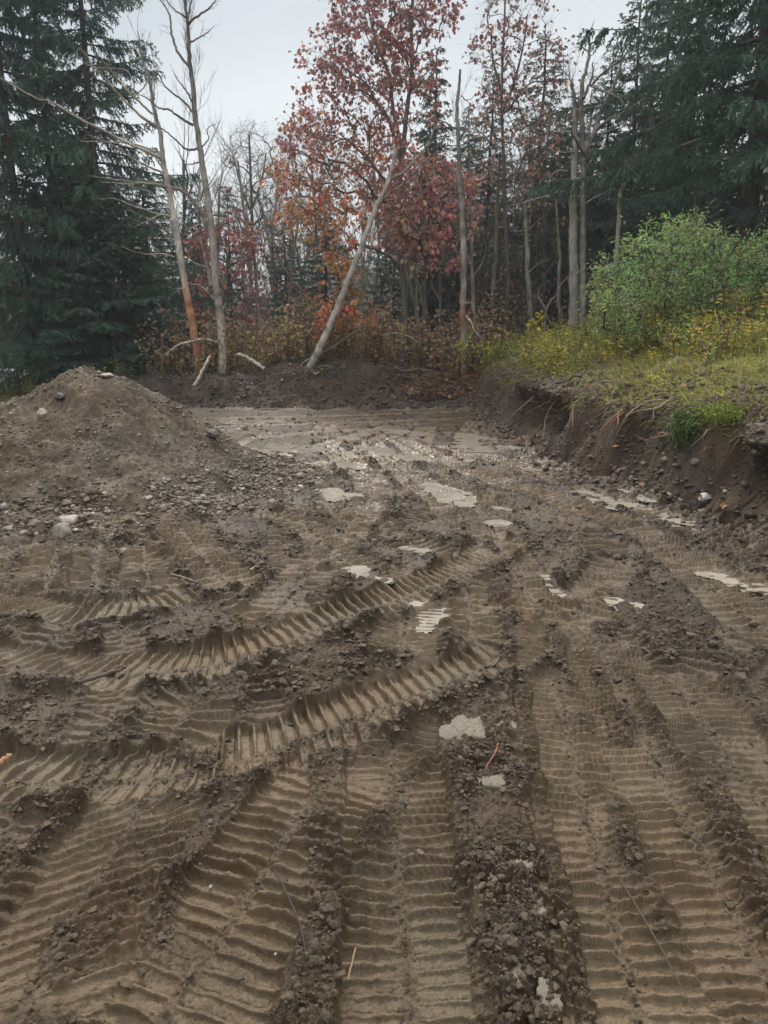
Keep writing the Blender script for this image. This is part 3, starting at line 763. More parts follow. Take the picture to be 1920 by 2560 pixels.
ST = [
    (152, 1131, 46, 'pale flat topped rock, upper of two big rocks at the foot of the pile', (.40, .36, .29), .6),
    (138, 1158, 46, 'rounded grey boulder, lower of the two big rocks at the foot of the dirt pile', (.30, .27, .22), .85),
    (75, 1136, 30, 'rounded brown stone left of the two big rocks by the pile', (.17, .14, .10), .6),
    (79, 1160, 20, 'small pale block shaped stone below the rounded brown stone', (.33, .30, .24), .75),
    (190, 1160, 16, 'small pale stone just right of the big grey boulder', (.36, .33, .28), .6),
    (22, 1145, 26, 'brown stone by the left edge of the picture under the pile', (.20, .17, .13), .6),
    (50, 1155, 22, 'dull tan stone half sunk among gravel near the left edge', (.21, .18, .13), .6),
    (10, 1100, 22, 'grey stone high at the left edge on the gravel slope', (.24, .22, .19), .7),
    (588, 1094, 38, 'muddy brown rock at the right foot of the dirt pile', (.15, .12, .09), .6),
    (646, 1031, 32, 'brown flat rock on the scree right of the pile', (.18, .15, .11), .5),
    (527, 1056, 34, 'dark flat slab of stone low on the right of the pile', (.20, .18, .15), .25),
    (507, 1058, 12, 'small round grey stone touching the dark flat slab', (.33, .31, .28), .8),
    (522, 1097, 18, 'small white stone below the dark flat slab', (.55, .53, .48), .6),
    (322, 1077, 16, 'small pinkish white stone on the lower front of the pile', (.50, .45, .40), .6),
    (354, 1037, 12, 'tiny white pebble in the middle of the pile front', (.5, .47, .42), .7),
    (268, 1196, 22, 'tan square stone among the ribbed track marks', (.27, .22, .15), .8),
    (125, 1268, 20, 'round muddy stone pressed in the left track marks', (.16, .13, .09), .7),
    (280, 1158, 22, 'tan stone on the edge between pile and track marks', (.25, .2, .15), .5),
    (245, 1160, 24, 'low brown stone between grey boulder and tan stone', (.2, .17, .12), .5),
    (187, 1082, 18, 'brown round stone above the two big rocks', (.2, .16, .12), .7),
    (1521, 1080, 28, 'white rounded rock in the soil at the foot of the right bank', (.60, .58, .55), .7),
    (1440, 1075, 22, 'muddy pointed rock left of the white rounded rock', (.22, .18, .14), .8),
    (1607, 1160, 16, 'small pale stone at the far right under the bank', (.42, .38, .33), .6),
    (1565, 1062, 10, 'tiny pale stone right above the white rounded rock', (.42, .38, .33), .6),
    (1438, 995, 22, 'brown clod like stone at the bank foot below the long roots', (.2, .17, .13), .6),
    (1500, 1008, 20, 'round dark stone in the rubble under the bank', (.2, .17, .14), .7),
    (1390, 1003, 14, 'small grey stone in the rubble under the bank', (.3, .27, .22), .6),
    (876, 1738, 13, 'dark upright clod of stone standing on the centre track', (.12, .1, .08), 1.2),
    (595, 2064, 7, 'tiny bluish grey chip beside the long thin twig', (.26, .27, .27), .4),
    (455, 1918, 10, 'small dull grey chip beside the short bark stick', (.24, .245, .25), .4),
    (1395, 1402, 14, 'yellowish curved stone on the right side of the mud', (.35, .3, .2), .4),
]
for a in ST: stone(a[0], a[1], a[2], a[3], a[4], a[5])
for xd, yd, w_, Yd, lab, c in [(459, 943, 26, None, 'dark angular rock alone on the mud behind the pile', (.12, .105, .085))]:
    stone(xd, yd, w_, lab, c, .8)
def pile_pt(xd, yd):
    d = ray(xd, yd); t = 4.0
    for _ in range(1500):
        p = np.array([0, 0, CAMH])+d*t
        hz = float(pile_h(np.array([p[0]-px0], np.float32), np.array([p[1]-py0], np.float32))[0])
        if p[2] <= hz or t > 11: break
        t += 0.01
    p[2] = hz; return p
for xd, yd, w_, lab, c, fl in [(92, 898, 20, 'pale buff stone high on the left flank of the dirt pile', (.38, .34, .27), 1.1),
                         (232, 815, 30, 'flat pale slab lying across the top of the dirt pile', (.36, .31, .25), .3),
                         (130, 862, 26, 'dark stone by the top left shoulder of the dirt pile', (.06, .055, .05), .6)]:
    p = pile_pt(xd, yd); o = stone(xd, yd, w_, lab, c, fl, Y=p[1]); o.location.z = p[2]+0.02

# flat pale plates of clay squeezed up between the centre tracks
def clay(xd, yd, wpx, label, el=.6, h0=0.007):
    p = S(xd, yd); dist = np.linalg.norm(p-[0, 0, CAMH]); s = wpx*K/FPX*dist/2
    k = 44; a = np.linspace(0, 2*np.pi, k, endpoint=False)
    r = s*(1 + .25*perlin(np.cos(a)*1.3+xd, np.sin(a)*1.3+yd) + .07*rng.normal(size=k) + .14*perlin(np.cos(a)*4+yd, np.sin(a)*4))
    ring = np.stack([r*np.cos(a), r*np.sin(a)*el*1.8, np.zeros(k)], 1)
    tz = 0.012*perlin(ring[:, 0]*18, ring[:, 1]*18)
    top = ring*[.93, .93, 1]+[0, 0, h0]; top[:, 2] += tz
    mid = ring+[0, 0, h0*.5]; bot = ring*[.9, .9, 1]-[0, 0, .03]
    inn = ring*[.5, .5, 1]+[0, 0, h0*1.2]; inn[:, 2] += .008*perlin(inn[:, 0]*25+5, inn[:, 1]*25)
    V = np.vstack([bot, mid, top, inn, [[0, 0, h0*1.1]]]); F4 = []; F3 = []
    for l in range(3):
        for i in range(k): F4.append([l*k+i, l*k+(i+1) % k, (l+1)*k+(i+1) % k, (l+1)*k+i])
    for i in range(k): F3.append([3*k+i, 3*k+(i+1) % k, 4*k])
    o = link('clay_slab', np_mesh('clay_slab', V, [np.array(F4), np.array(F3)], np.array([.20, .168, .12])), M_clod,
             label=label, category='clay slab')
    o.location = (p[0], p[1], 0.016+h0); o.rotation_euler = (rng.normal(0, .08), rng.normal(0, .08), rng.uniform(-.3, .3))
for a in [(1010, 1585, 80, 'largest pale clay slab, in the crumbly strip between the centre tracks'), (1095, 1580, 40, 'pale clay slab just right of the largest one', .5),
          (968, 1592, 40, 'small pale clay flake left of the largest one', .7), (1062, 1702, 62, 'thin pale clay slab below the red rootlet', .35),
          (1082, 1912, 46, 'rounded pale clay slab in the lower crumbly strip', .7), (1120, 1890, 50, 'ragged pale clay slab above and right of the rounded one', .45),
          (1150, 1985, 50, 'ridged clay slab below the ragged one, by the right track', .4), (1105, 2120, 52, 'clay slab with dark rim low in the crumbly strip', .45),
          (1185, 2170, 40, 'lowest pale clay slab at the bottom of the picture', 1.0), (650, 1448, 40, 'pale clay flake by the big curved rut, left of centre', .5),
          (700, 1440, 26, 'smaller pale clay flake beside the curved rut', .5)]:
    clay(*a)

# ------------------------------------------------------------------ sticks, twigs, roots on the ground
def stick(name, pts, r0, r1, label, col, cat=None, mat=None, k=6, forks=(), group=None):
    p = catmull(pts, 6); n = len(p); o0 = p[0].copy()
    a = Acc(); p = p + rng.normal(0, r0*0.35, p.shape)*np.linspace(0, 1, n)[:, None]
    a.tube(p, np.linspace(r0, r1, n), np.array(col), k, .08)
    for f in forks:
        q = catmull(f, 5); a.tube(q, np.linspace(r0*.6, r1*.6, len(q)), np.array(col), 4)
    o = link(name, a.mesh(name, o0), mat or M_root, label=label, category=cat or name.replace('_', ' '))
    o.location = o0
    if group: o['group'] = group
    return o
def gl(lst, z=0.02): return [G(a, b, z) for a, b in lst]
stick('twig', [G(592,1880,.02), G(615,1920,.03), G(645,1990,.035), G(658,2040,.03), G(660,2100,.025), G(656,2140,.015)], .0035, .0022,
      'long thin dark twig lying on the lower left track', (.045, .03, .022), 'twig', forks=[[G(659,2062,.03), G(680,2045,.03), G(693,2030,.02)]])
stick('twig', gl([(768,2048),(760,2080),(752,2118)]), .0028, .0018, 'short pale twig on the centre track near the bottom', (.26, .18, .11), 'twig')
stick('bark_stick', gl([(393,1880),(384,1897),(375,1912)], .015), .006, .005, 'short tan bark stick on the left mud', (.36, .24, .15), 'stick')
stick('rootlet', [G(1078,1595,.03), G(1070,1625,.04), G(1052,1655,.03), G(1040,1690,.02)], .0045, .002, 'reddish rootlet in the crumbly centre strip', (.22, .10, .06), 'root')
stick('rootlet', [G(1135,1880,.03), G(1150,1930,.04), G(1158,1960,.03), G(1160,2000,.02)], .003, .0015, 'thin pale rootlet over the lower clay slabs', (.25, .18, .12), 'root')
stick('twig', gl([(1340,1900),(1400,2000),(1450,2090),(1500,2180)], .025), .003, .002, 'straight dark twig pressed in the right hand track', (.07, .05, .035), 'twig')
stick('twig', gl([(445,1315),(520,1330),(540,1350)]), .004, .002, 'dark thin twig on the middle left mud', (.06, .045, .03), 'twig')
stick('stick', gl([(370,1240),(395,1246),(420,1255)], .03), .005, .003, 'pale crooked stick right of the striped track marks', (.30, .24, .17))
stick('stick', gl([(540,1232),(555,1222),(566,1213)], .03), .008, .006, 'short pale stick on the mud below the pile', (.42, .34, .25))
stick('stick', [G(150,1480,.02), G(200,1465,.03), G(250,1450,.03), G(270,1443,.02)], .011, .008, 'muddy stick in the curved rut at the left', (.12, .09, .06))
stick('stick', [G(-5,1650,.02), G(12,1638,.04), G(24,1628,.05)], .012, .008, 'orange splinter of wood at the left edge', (.5, .27, .14))
stick('stick', gl([(145,1195),(160,1180),(180,1193),(220,1203)], .03), .006, .003, 'thin crooked stick beside the grey boulder', (.14, .11, .08))
stick('twig', gl([(300,1730),(305,1720),(309,1708)], .02), .003, .002, 'tiny red brown twig above the bark stick', (.3, .16, .09), 'twig')
stick('root_stick', [P(515,888,15.5), P(560,884,15.5), P(620,883,15.5)], .012, .008, 'pale stick lying along the foot of the far berm', (.36, .28, .2), 'stick')

def r5(c): return ((1180+c[0]*.2291)/K, (900+c[1]*.2291)/K)
def r6(c): return ((1540+c[0]*.2291)/K, (900+c[1]*.2291)/K)
ROOTS = [
    (r5, [(700,380),(600,470),(480,580),(380,690)], .016, 'straight pale root, leftmost of those sticking out of the bank'),
    (r5, [(1010,360),(870,430),(700,530),(590,590)], .016, 'long brown root crossing just right of the leftmost root'),
    (r5, [(950,400),(850,530),(800,660),(780,850)], .010, 'thin pale root bowing down over the dark hollow'),
    (r5, [(1120,390),(1100,540),(1097,720),(1090,800)], .009, 'thin root hanging straight down in the bank hollow'),
    (r5, [(1100,560),(1060,680),(1030,790)], .007, 'short forked rootlet beside the straight hanging root'),
    (r5, [(1590,430),(1450,560),(1330,660),(1200,820),(1130,950)], .013, 'long dark root reaching down to the rubble'),
    (r5, [(1650,540),(1500,680),(1380,790),(1230,900)], .012, 'reddish root running parallel right of the long dark one'),
    (r5, [(1640,580),(1480,740),(1400,820)], .009, 'shorter reddish root under the parallel reddish one'),
    (r6, [(580,370),(400,380),(200,480),(0,600)], .014, 'long reddish root lying along the bank rim'),
    (r6, [(530,440),(350,450),(200,530),(100,640),(0,830)], .010, 'curved tan root dropping from the rim over the second hollow'),
    (r6, [(600,430),(450,520),(250,550),(100,600)], .010, 'thin tan root across the second hollow\'s rim'),
    (r6, [(30,560),(20,700),(0,800)], .010, 'reddish root hanging at the left side of the second hollow'),
    (r6, [(420,550),(400,660),(310,760)], .008, 'wavy rootlet in the middle of the second hollow'),
    (r6, [(750,740),(650,800),(450,800)], .010, 'orange root poking left below the mossy tuft'),
    (r6, [(720,790),(560,830),(400,850),(310,890)], .010, 'lower orange root poking left below the mossy tuft'),
    (r6, [(1010,770),(940,860),(820,940)], .009, 'pale tipped root hanging right of the dark cavity'),
    (r6, [(1000,960),(950,1020),(900,1080)], .007, 'short red root on the soil slope at the right'),
]
for f, pts, r_, lab in ROOTS:
    pp = [S(*f(c)) for c in pts]
    out = []
    for i, q in enumerate(pp):
        t = i/(len(pp)-1); d = np.array([0, 0, CAMH])-q; d /= np.linalg.norm(d)
        out.append(q + d*(0.10 + 0.10*math.sin(t*3.1)))
    out = [pp[0]-np.array([-.12, -.05, .05])] + out
    c = (.20, .13, .08) if 'dark' not in lab else (.08, .055, .04)
    if 'red' in lab or 'orange' in lab: c = (.26, .13, .07)
    if 'pale' in lab or 'tan' in lab: c = (.30, .22, .15)
    stick('hanging_root', out, r_*1.3, r_*.4, lab, c, 'root', k=5)
# fine root hairs in the hollows
acc = Acc()
for (f, c0, c1, n) in [(r5, (740, 420), (1180, 430), 70), (r6, (0, 560), (450, 560), 60), (r6, (460, 850), (760, 780), 40), (r5, (1250, 500), (1600, 500), 20)]:
    for _ in range(n):
        t = random.random(); c = (c0[0]+(c1[0]-c0[0])*t, c0[1]+(c1[1]-c0[1])*t + random.uniform(-30, 60))
        q = S(*f(c)); d = np.array([0, 0, CAMH])-q; d /= np.linalg.norm(d); q = q + d*random.uniform(.06, .16)
        L = random.uniform(.08, .38); dx, dy = random.gauss(0, .08), random.gauss(0, .05)
        p = np.array([q, q+[dx*.5, dy*.5, -L*.5], q+[dx, dy-.03, -L]])
        cc = random.uniform(.5, 1.3)*np.array([.10, .07, .045])
        acc.tube(catmull(p, 2), np.linspace(.004, .0012, 5), cc, 3)
link('root_hairs', acc.mesh('root_hairs'), M_root, kind='stuff', label='fine root hairs hanging in the hollows of the bank', category='root hairs')

# ================================================================== trees
def unit(v): return v/(np.linalg.norm(v)+1e-9)
GREY = np.array([.31, .275, .24]); PALE = np.array([.50, .44, .37]); DARKB = np.array([.085, .07, .058]); ORNG = np.array([.36, .17, .085])

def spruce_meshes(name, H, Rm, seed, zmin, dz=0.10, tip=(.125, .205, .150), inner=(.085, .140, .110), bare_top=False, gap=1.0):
    rs = np.random.default_rng(seed); acc = Acc(); wood = Acc()
    zs = np.linspace(0, H, 14); off = np.cumsum(rs.normal(0, .012, (14, 2)), axis=0)
    tr = np.stack([off[:, 0], off[:, 1], zs-0.1], 1)
    wood.tube(tr, np.linspace(.0075*H+.03, .012, 14), DARKB, 10, .05)
    z = zmin; az = 0.0
    pos = []; dr_ = []; nr = []; sz = []; cl = []
    while z < H-0.05:
        t = z/H; az += 2.4 + rs.normal(0, .35)
        prof = min(1.0, 0.55 + t*2.2) if t < .2 else (1-(t-.2)/.8)**0.85
        L = Rm*prof*rs.uniform(.62, 1.15)*(gap if rs.random() < .2 else 1)+.12
        z += dz*rs.uniform(.6, 1.4)*(1.15-.5*t)
        o = np.array([math.cos(az), math.sin(az), 0]); sd_ = np.array([-o[1], o[0], 0])
        u = np.linspace(0, 1, 9)
        droop = (.50-.62*t); rise = .22*t
        zz = L*(rise*u - droop*u**1.3*.9 + .26*np.clip(u-.55, 0, 1)**1.5*1.6)
        x0 = np.interp(z, zs, off[:, 0]); y0 = np.interp(z, zs, off[:, 1])
        bend = rs.normal(0, .10)*L
        bp = np.stack([x0 + o[0]*L*u + sd_[0]*bend*u*u, y0 + o[1]*L*u + sd_[1]*bend*u*u, z+zz], 1)
        wood.tube(bp, np.linspace(.008+.008*L, .003, 9), DARKB*1.15, 4)
        ns = max(3, int(L/.066)); us = rs.uniform(.04 if L < 1 else .07, 1.0, ns*2); side = rs.choice([-1, 1], ns*2)
        us = np.sort(us)
        bpos = np.stack([np.interp(us, u, bp[:, k]) for k in range(3)], 1)
        sl = (.10 + .30*min(L, 2.2)*(1-.75*us)*rs.uniform(.5, 1.2, ns*2))
        bt = rs.uniform(.8, 1.2)
        for i in range(len(us)):
            l = sl[i]; nt_ = max(4, int(l/.021))
            v = np.linspace(0.05, 1, nt_)
            d0 = unit(o*rs.uniform(.35, .8) + sd_*side[i]*rs.uniform(.5, 1.0))
            hang = rs.uniform(.45, 1.05)*(1-.6*t)
            p = bpos[i] + d0*l*v[:, None]*(1-.25*hang*v[:, None]) - np.array([0, 0, 1])*(hang*l*v**1.5)[:, None]
            pos.append(p)
            dd = d0[None]*(.7-.3*v[:, None]) + np.array([0, 0, -1.0])*(hang*(0.3+.9*v))[:, None] + rs.normal(0, .38, (nt_, 3))
            dr_.append(dd); nr.append(rs.normal(0, .5, (nt_, 3))+[0, 0, 1])
            sz.append(rs.uniform(.05, .115, nt_))
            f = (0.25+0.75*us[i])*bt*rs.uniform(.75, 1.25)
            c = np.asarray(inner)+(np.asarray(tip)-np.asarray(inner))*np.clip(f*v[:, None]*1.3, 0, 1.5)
            cl.append(c)
    pos = np.concatenate(pos); dr_ = np.concatenate(dr_); nr = np.concatenate(nr); sz = np.concatenate(sz); cl = np.concatenate(cl)
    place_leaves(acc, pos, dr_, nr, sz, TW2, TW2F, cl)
    return acc.mesh(name+'_crown', smooth=False), wood.mesh(name+'_trunk')
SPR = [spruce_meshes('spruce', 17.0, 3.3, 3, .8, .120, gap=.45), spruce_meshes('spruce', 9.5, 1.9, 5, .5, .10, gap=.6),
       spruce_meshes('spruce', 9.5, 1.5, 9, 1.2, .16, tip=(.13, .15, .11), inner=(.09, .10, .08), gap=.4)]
def spruce(k, xd, Yd, H, Rm, label, group=None, rot=0.0, zoff=-.1, x=None):
    px = P(xd, 700, Yd)[0] if x is None else x
    t = thing('spruce_tree', label, 'spruce tree', (px, Yd, macro1(px, Yd)+zoff), group)
    h0, r0 = ((17.0, 3.3), (9.5, 1.9), (9.5, 1.5))[k]
    t.scale = (Rm/r0, Rm/r0, H/h0); t.rotation_euler = (0, 0, rot)
    link('crown', SPR[k][0], M_needle, t); link('trunk', SPR[k][1], M_bark, t)
    return t
spruce(0, 62, 19.0, 18.5, 2.5, 'tall dark spruce at the left edge, bare trunk foot showing beside the dirt pile', rot=.5)
spruce(0, 232, 19.8, 15.8, 2.75, 'tallest full dark spruce left of the pale dead pines, drooping boughs', rot=2.2)
spruce(1, 165, 18.9, 5.6, 1.9, 'short bushy spruce just behind the dirt pile on the left', rot=1.1)
spruce(0, -190, 20.5, 16.0, 3.2, 'spruce mostly outside the left edge of the picture', rot=4)
spruce(1, 330, 21.3, 5.8, 2.2, 'low spruce behind the feet of the two dead pines', rot=.3)
spruce(1, 250, 18.8, 5.2, 1.9, 'low dark spruce filling the gap under the tallest left spruce', rot=3)
spruce(1, 430, 25, 6.2, 1.6, 'small spruce glimpsed between the two dead pines', rot=5)
spruce(0, 1585, 15.6, 20.0, 3.9, 'huge dark spruce filling the upper right of the picture', rot=.9)
spruce(0, 1800, 13.5, 15.0, 3.2, 'dark spruce mostly outside the right edge', rot=3.4)
spruce(0, 1455, 19.2, 11.5, 2.2, 'mid height spruce merging left of the huge right one', rot=2.0)
spruce(2, 1345, 22.5, 8.9, 1.7, 'narrow thin spruce with a ragged top right of the forked dead tree', rot=1.0)
spruce(2, 935, 24, 9.4, 1.8, 'dark spruce standing behind the red oak in the middle', rot=2.5)
spruce(1, 925, 24.6, 8.8, 1.3, 'slim dark spruce close behind the middle spruce', rot=.2)
spruce(2, 1140, 23, 8.3, 2.2, 'ragged spruce behind the sparse leaved oak', rot=4.5)
spruce(1, 1225, 25.5, 7.0, 1.9, 'dark spruce behind and left of the forked dead tree', rot=5.2)
spruce(1, 620, 26, 4.9, 1.6, 'small dark spruce left of the red oak crown', rot=.7)
spruce(2, 500, 28, 7.0, 1.5, 'thin greyish spruce right of the two dead pines', rot=3.3)
spruce(1, 705, 27, 5.2, 2.0, 'low dark spruce seen through the orange oak leaves', rot=2.7)
spruce(1, 1065, 27, 6.4, 1.8, 'dark spruce behind the straight dead trunk', rot=1.9)
spruce(1, 1400, 24, 6.8, 2.1, 'spruce between the narrow ragged one and the huge right one', rot=1.4)
spruce(0, 140, 21.8, 15.5, 2.9, 'tall spruce standing behind and between the two tall left spruces', rot=1.3)
spruce(0, 1690, 18.5, 17.0, 3.6, 'tall spruce behind the huge right one at the right edge', rot=5.5)
spruce(0, 1395, 23.5, 10.5, 2.4, 'full spruce behind the pale birch trunk', rot=.4)
spruce(1, 1285, 22, 7.2, 1.7, 'green spruce directly behind the forked dead tree', rot=2.9)
spruce(2, 1040, 25, 8.2, 1.7, 'thin spruce behind the top of the straight dead trunk', rot=3.9)
spruce(1, 1190, 21.5, 5.6, 1.6, 'short spruce in the tangle left of the forked dead tree', rot=.6)
spruce(1, 985, 23, 4.6, 1.6, 'low spruce behind the lower part of the straight dead trunk', rot=1.6)
spruce(1, 850, 28, 5.5, 2.0, 'low spruce deep behind the leaning dead trunk', rot=.1)

# dead and bare trees with their shapes taken from the photograph
def px2w(pts, Yd, spread=0.0, seed=0):
    """picture polyline -> world polyline around distance Yd; spread pushes successive points in depth"""
    out = []; n = len(pts)
    for i, (a, b) in enumerate(pts):
        out.append(P(a, b, Yd + spread*(i/max(1, n-1))))
    return np.array(out)
def smooth_tube(acc, pts, r0, r1, cols, k=6, rough=.05, jit=.4):
    p = catmull(pts, 5); n = len(p)
    p[1:-1] += rng.normal(0, min(r0*jit, .0065), (n-2, 3))
    if isinstance(cols, list):
        cs = np.array([c for _, c in cols]); ts = np.array([t for t, _ in cols]); u = np.linspace(0, 1, n)
        c = np.stack([np.interp(u, ts, cs[:, j]) for j in range(3)], 1)
        c = c*(1+.20*rng.normal(size=(n, 1)))
    else: c = np.asarray(cols)
    rad = np.linspace(1, 0, n)**.8*(r0-r1)+r1
    acc.tube(p, rad, c, k, rough); return p
def twigs_on(acc, p, n, L, col, r=.004, up=.2, start=.25, sub=2):
    for _ in range(n):
        i = int(len(p)*random.uniform(start, .98)); i = min(max(i, 1), len(p)-1)
        d = unit(p[i]-p[i-1]); v = unit(d*.7 + rng.normal(0, .6, 3) + [0, 0, up]); l = L*random.uniform(.4, 1.2)
        q = np.array([p[i], p[i]+v*l*.5+rng.normal(0, l*.06, 3), p[i]+v*l+[0, 0, up*l*.3]])
        acc.tube(catmull(q, 3), np.linspace(r, r*.35, 7), col, 3)
        for _ in range(sub):
            j = random.choice([1, 1, 2]); w = unit(v+rng.normal(0, .6, 3)+[0, 0, up]); ll = l*random.uniform(.25, .5)
            a0 = q[0]+(q[-1]-q[0])*random.uniform(.4, .95)
            acc.tube(np.array([a0, a0+w*ll*.5, a0+w*ll+[0, 0, up*ll*.3]]), np.linspace(r*.6, r*.25, 3), col, 3)
def snag(name, label, cat, Yd, trunk, r0, r1, tcols, branches, top_twigs=0, bcol=GREY, k=14, extra=8, group=None):
    tp = px2w(trunk, Yd)
    gz = macro1(tp[0][0], Yd)-.35
    tp = np.vstack([[tp[0][0]+(tp[0][0]-tp[1][0])*.2, Yd, min(gz, tp[0][2]-.3)], tp])
    o0 = np.array([tp[0][0], Yd, tp[0][2]])
    t = thing(name, label, cat, o0, group)
    A = Acc(); pt = smooth_tube(A, tp, r0, r1, tcols, k, .06, .12)
    link('trunk', A.mesh('trunk', o0), M_deadwood, t)
    for b in branches:
        rad, pts = b[0], b[1]; sp = b[2] if len(b) > 2 else random.uniform(-.9, .9)
        colr = b[3] if len(b) > 3 else bcol
        B = Acc(); pw = px2w(pts, Yd, 0)
        n = len(pw)
        for i in range(n): pw[i] = P(pts[i][0], pts[i][1], Yd + sp*(i/(n-1)))
        rad = rad*1.35; q = smooth_tube(B, pw, rad, rad*.22, [(0, colr), (1, np.asarray(colr)*.9)], 6, .08, .35)
        if rad > .011: twigs_on(B, q, extra, .32, np.asarray(colr)*.85, max(.003, rad*.16), .1, .3, 1)
        link('branch', B.mesh('branch', o0), M_deadwood, t)
    if top_twigs:
        B = Acc(); twigs_on(B, pt, top_twigs, .8, bcol*.6, .006, .8, .62, 5)
        link('twigs', B.mesh('twigs', o0), M_deadwood, t)
    return t
def c1(*p): return [(a/3, b/3) for a, b in p]
def c2(*p): return [(553+a/3, b/3) for a, b in p]
def c3(*p): return [(1106+a/3, b/3) for a, b in p]
def c4(*p): return [(a/3, 432+b/3) for a, b in p]
def c5(*p): return [(553+a/3, 432+b/3) for a, b in p]
def c6(*p): return [(1106+a/3, 432+b/3) for a, b in p]
DK = np.array([.20, .165, .145])
snag('dead_pine', 'left of two dead pines, orange brown peeled foot and long pale boughs sweeping left', 'dead tree', 17.9,
     [(436,838),(433,815),(423,749),(413,682),(400,619),(383,515),(377,473),(363,400),(353,350),(347,293),(333,233),(322,167),(310,133),(303,100),(297,67)],
     .105, .008, [(0, ORNG*.8), (.12, ORNG), (.2, ORNG*.9), (.3, ORNG*1.15), (.36, PALE), (.5, PALE), (.62, GREY*1.1), (.8, GREY*.9), (1, GREY*.6)],
     [(.028, c1((1040,1020),(900,960),(700,860),(500,760),(330,660),(240,640),(0,505)), -1.2, PALE*.85),
      (.026, c1((1020,830),(900,740),(780,620),(650,480),(580,390),(520,310)), -.8, PALE*.8),
      (.020, c1((990,740),(880,640),(760,510),(690,420),(630,350)), -.8, PALE*.85),
      (.018, c1((1060,1120),(900,1050),(750,950),(560,870)), -.6, PALE*.75),
      (.016, c1((1080,1210),(900,1180),(720,1160),(580,1140)), -.6, GREY),
      (.016, c1((1090,1215),(1000,1190),(800,1190),(650,1180)), -1., PALE*.8),
      (.014, c1((1100,1310),(980,1250),(830,1195)), -.5, PALE*.8),
      (.016, c1((1120,1410),(1000,1380),(860,1330),(750,1290),(640,1290)), -.7, PALE*.8),
      (.014, c1((1120,1400),(1040,1390),(960,1430),(880,1465)), -.5, PALE),
      (.016, c1((1135,1540),(1050,1470),(960,1420),(840,1360)), -.7, GREY),
      (.016, c1((1040,1000),(850,930),(650,920),(520,915)), -.4, PALE*.8),
      (.012, c1((965,500),(930,570),(860,620),(820,560),(740,470),(580,460)), -.3, GREY),
      (.014, c1((995,660),(1000,600),(1003,500)), 0, GREY*.7),
      (.010, c1((520,310),(440,390),(370,420),(330,350)), -.2, GREY), (.012, c1((870,620),(860,520),(800,450),(620,440),(500,380)), .3, GREY),
      (.012, c4((1140,255),(1100,180),(1040,130),(960,120),(830,65)), -.6, PALE*.8),
      (.013, c4((1130,370),(1060,350),(940,350),(860,330),(775,295)), -.6, PALE*.8),
      (.012, c4((1205,575),(1175,572),(1145,585)), -.3, PALE), (.010, c4((1290,1060),(1270,1052),(1250,1050)), -.2, PALE)], 10)
snag('dead_pine', 'right and taller of two dead pines, split pale foot and one pale bough arching left', 'dead tree', 18.2,
     [(484,835),(480,810),(480,749),(473,665),(467,619),(462,549),(456,490),(450,432),(443,393),(433,327),(423,260),(417,187),(410,133),(407,67),(403,27),(397,-20),(394,-70)],
     .115, .012, [(0, ORNG*.7), (.07, ORNG), (.13, PALE*1.1), (.2, PALE*1.1), (.27, GREY*.75), (.35, GREY*1.2), (.5, GREY), (.7, GREY*.6), (1, GREY*.45)],
     [(.022, c1((1255,810),(1150,750),(1090,710),(1030,700),(960,640),(880,600)), -.6, DK),
      (.020, c1((1255,730),(1180,650),(1070,560),(1040,500),(1010,440)), .5, DK),
      (.016, c1((1250,680),(1215,600),(1160,530),(1120,460)), -.4, DK),
      (.026, c1((1232,440),(1150,330),(1110,200),(1100,100),(1060,30),(1010,-30)), .7, DK),
      (.024, c1((1215,160),(1270,110),(1350,60),(1395,0)), -.7, DK),
      (.018, c1((1200,110),(1130,60),(1060,-20)), .4, DK), (.016, c1((1225,90),(1240,0),(1250,-60)), .3, DK),
      (.016, c1((1240,270),(1320,230),(1385,170)), .6, DK),
      (.020, c1((1290,960),(1210,970),(1130,900),(1060,840),(960,800)), -.8, DK),
      (.014, c1((1290,1050),(1230,1065),(1190,1060)), -.3, DK),
      (.042, c1((1360,1510),(1300,1370),(1200,1250),(1100,1210),(1000,1190),(900,1160)), -.4, DK*1.2),
      (.022, c1((1205,1250),(1215,1150),(1190,1050),(1150,980)), -.3, DK),
      (.018, c1((1325,1405),(1420,1390),(1460,1370),(1470,1340)), .5, DK*1.5),
      (.014, c1((1310,950),(1350,900),(1345,830),(1400,800)), .4, DK),
      (.016, c1((1320,1230),(1300,1290),(1270,1310)), .3, DK),
      (.040, c4((1370,560),(1345,430),(1310,310),(1290,230)), .5, DK*1.2),
      (.026, c4((1410,925),(1350,908),(1300,905),(1180,930),(1120,960),(1080,1000)), -1.0, PALE*1.15),
      (.020, c4((1385,640),(1340,590),(1290,550),(1230,548)), -.6, PALE),
      (.018, c4((1340,440),(1240,400),(1190,385),(1130,360)), -.4, DK*1.3),
      (.010, c4((1450,820),(1490,815)), .2, PALE), (.010, c4((1400,830),(1350,800)), -.2, PALE)], 46, bcol=np.array([.16, .135, .12]))
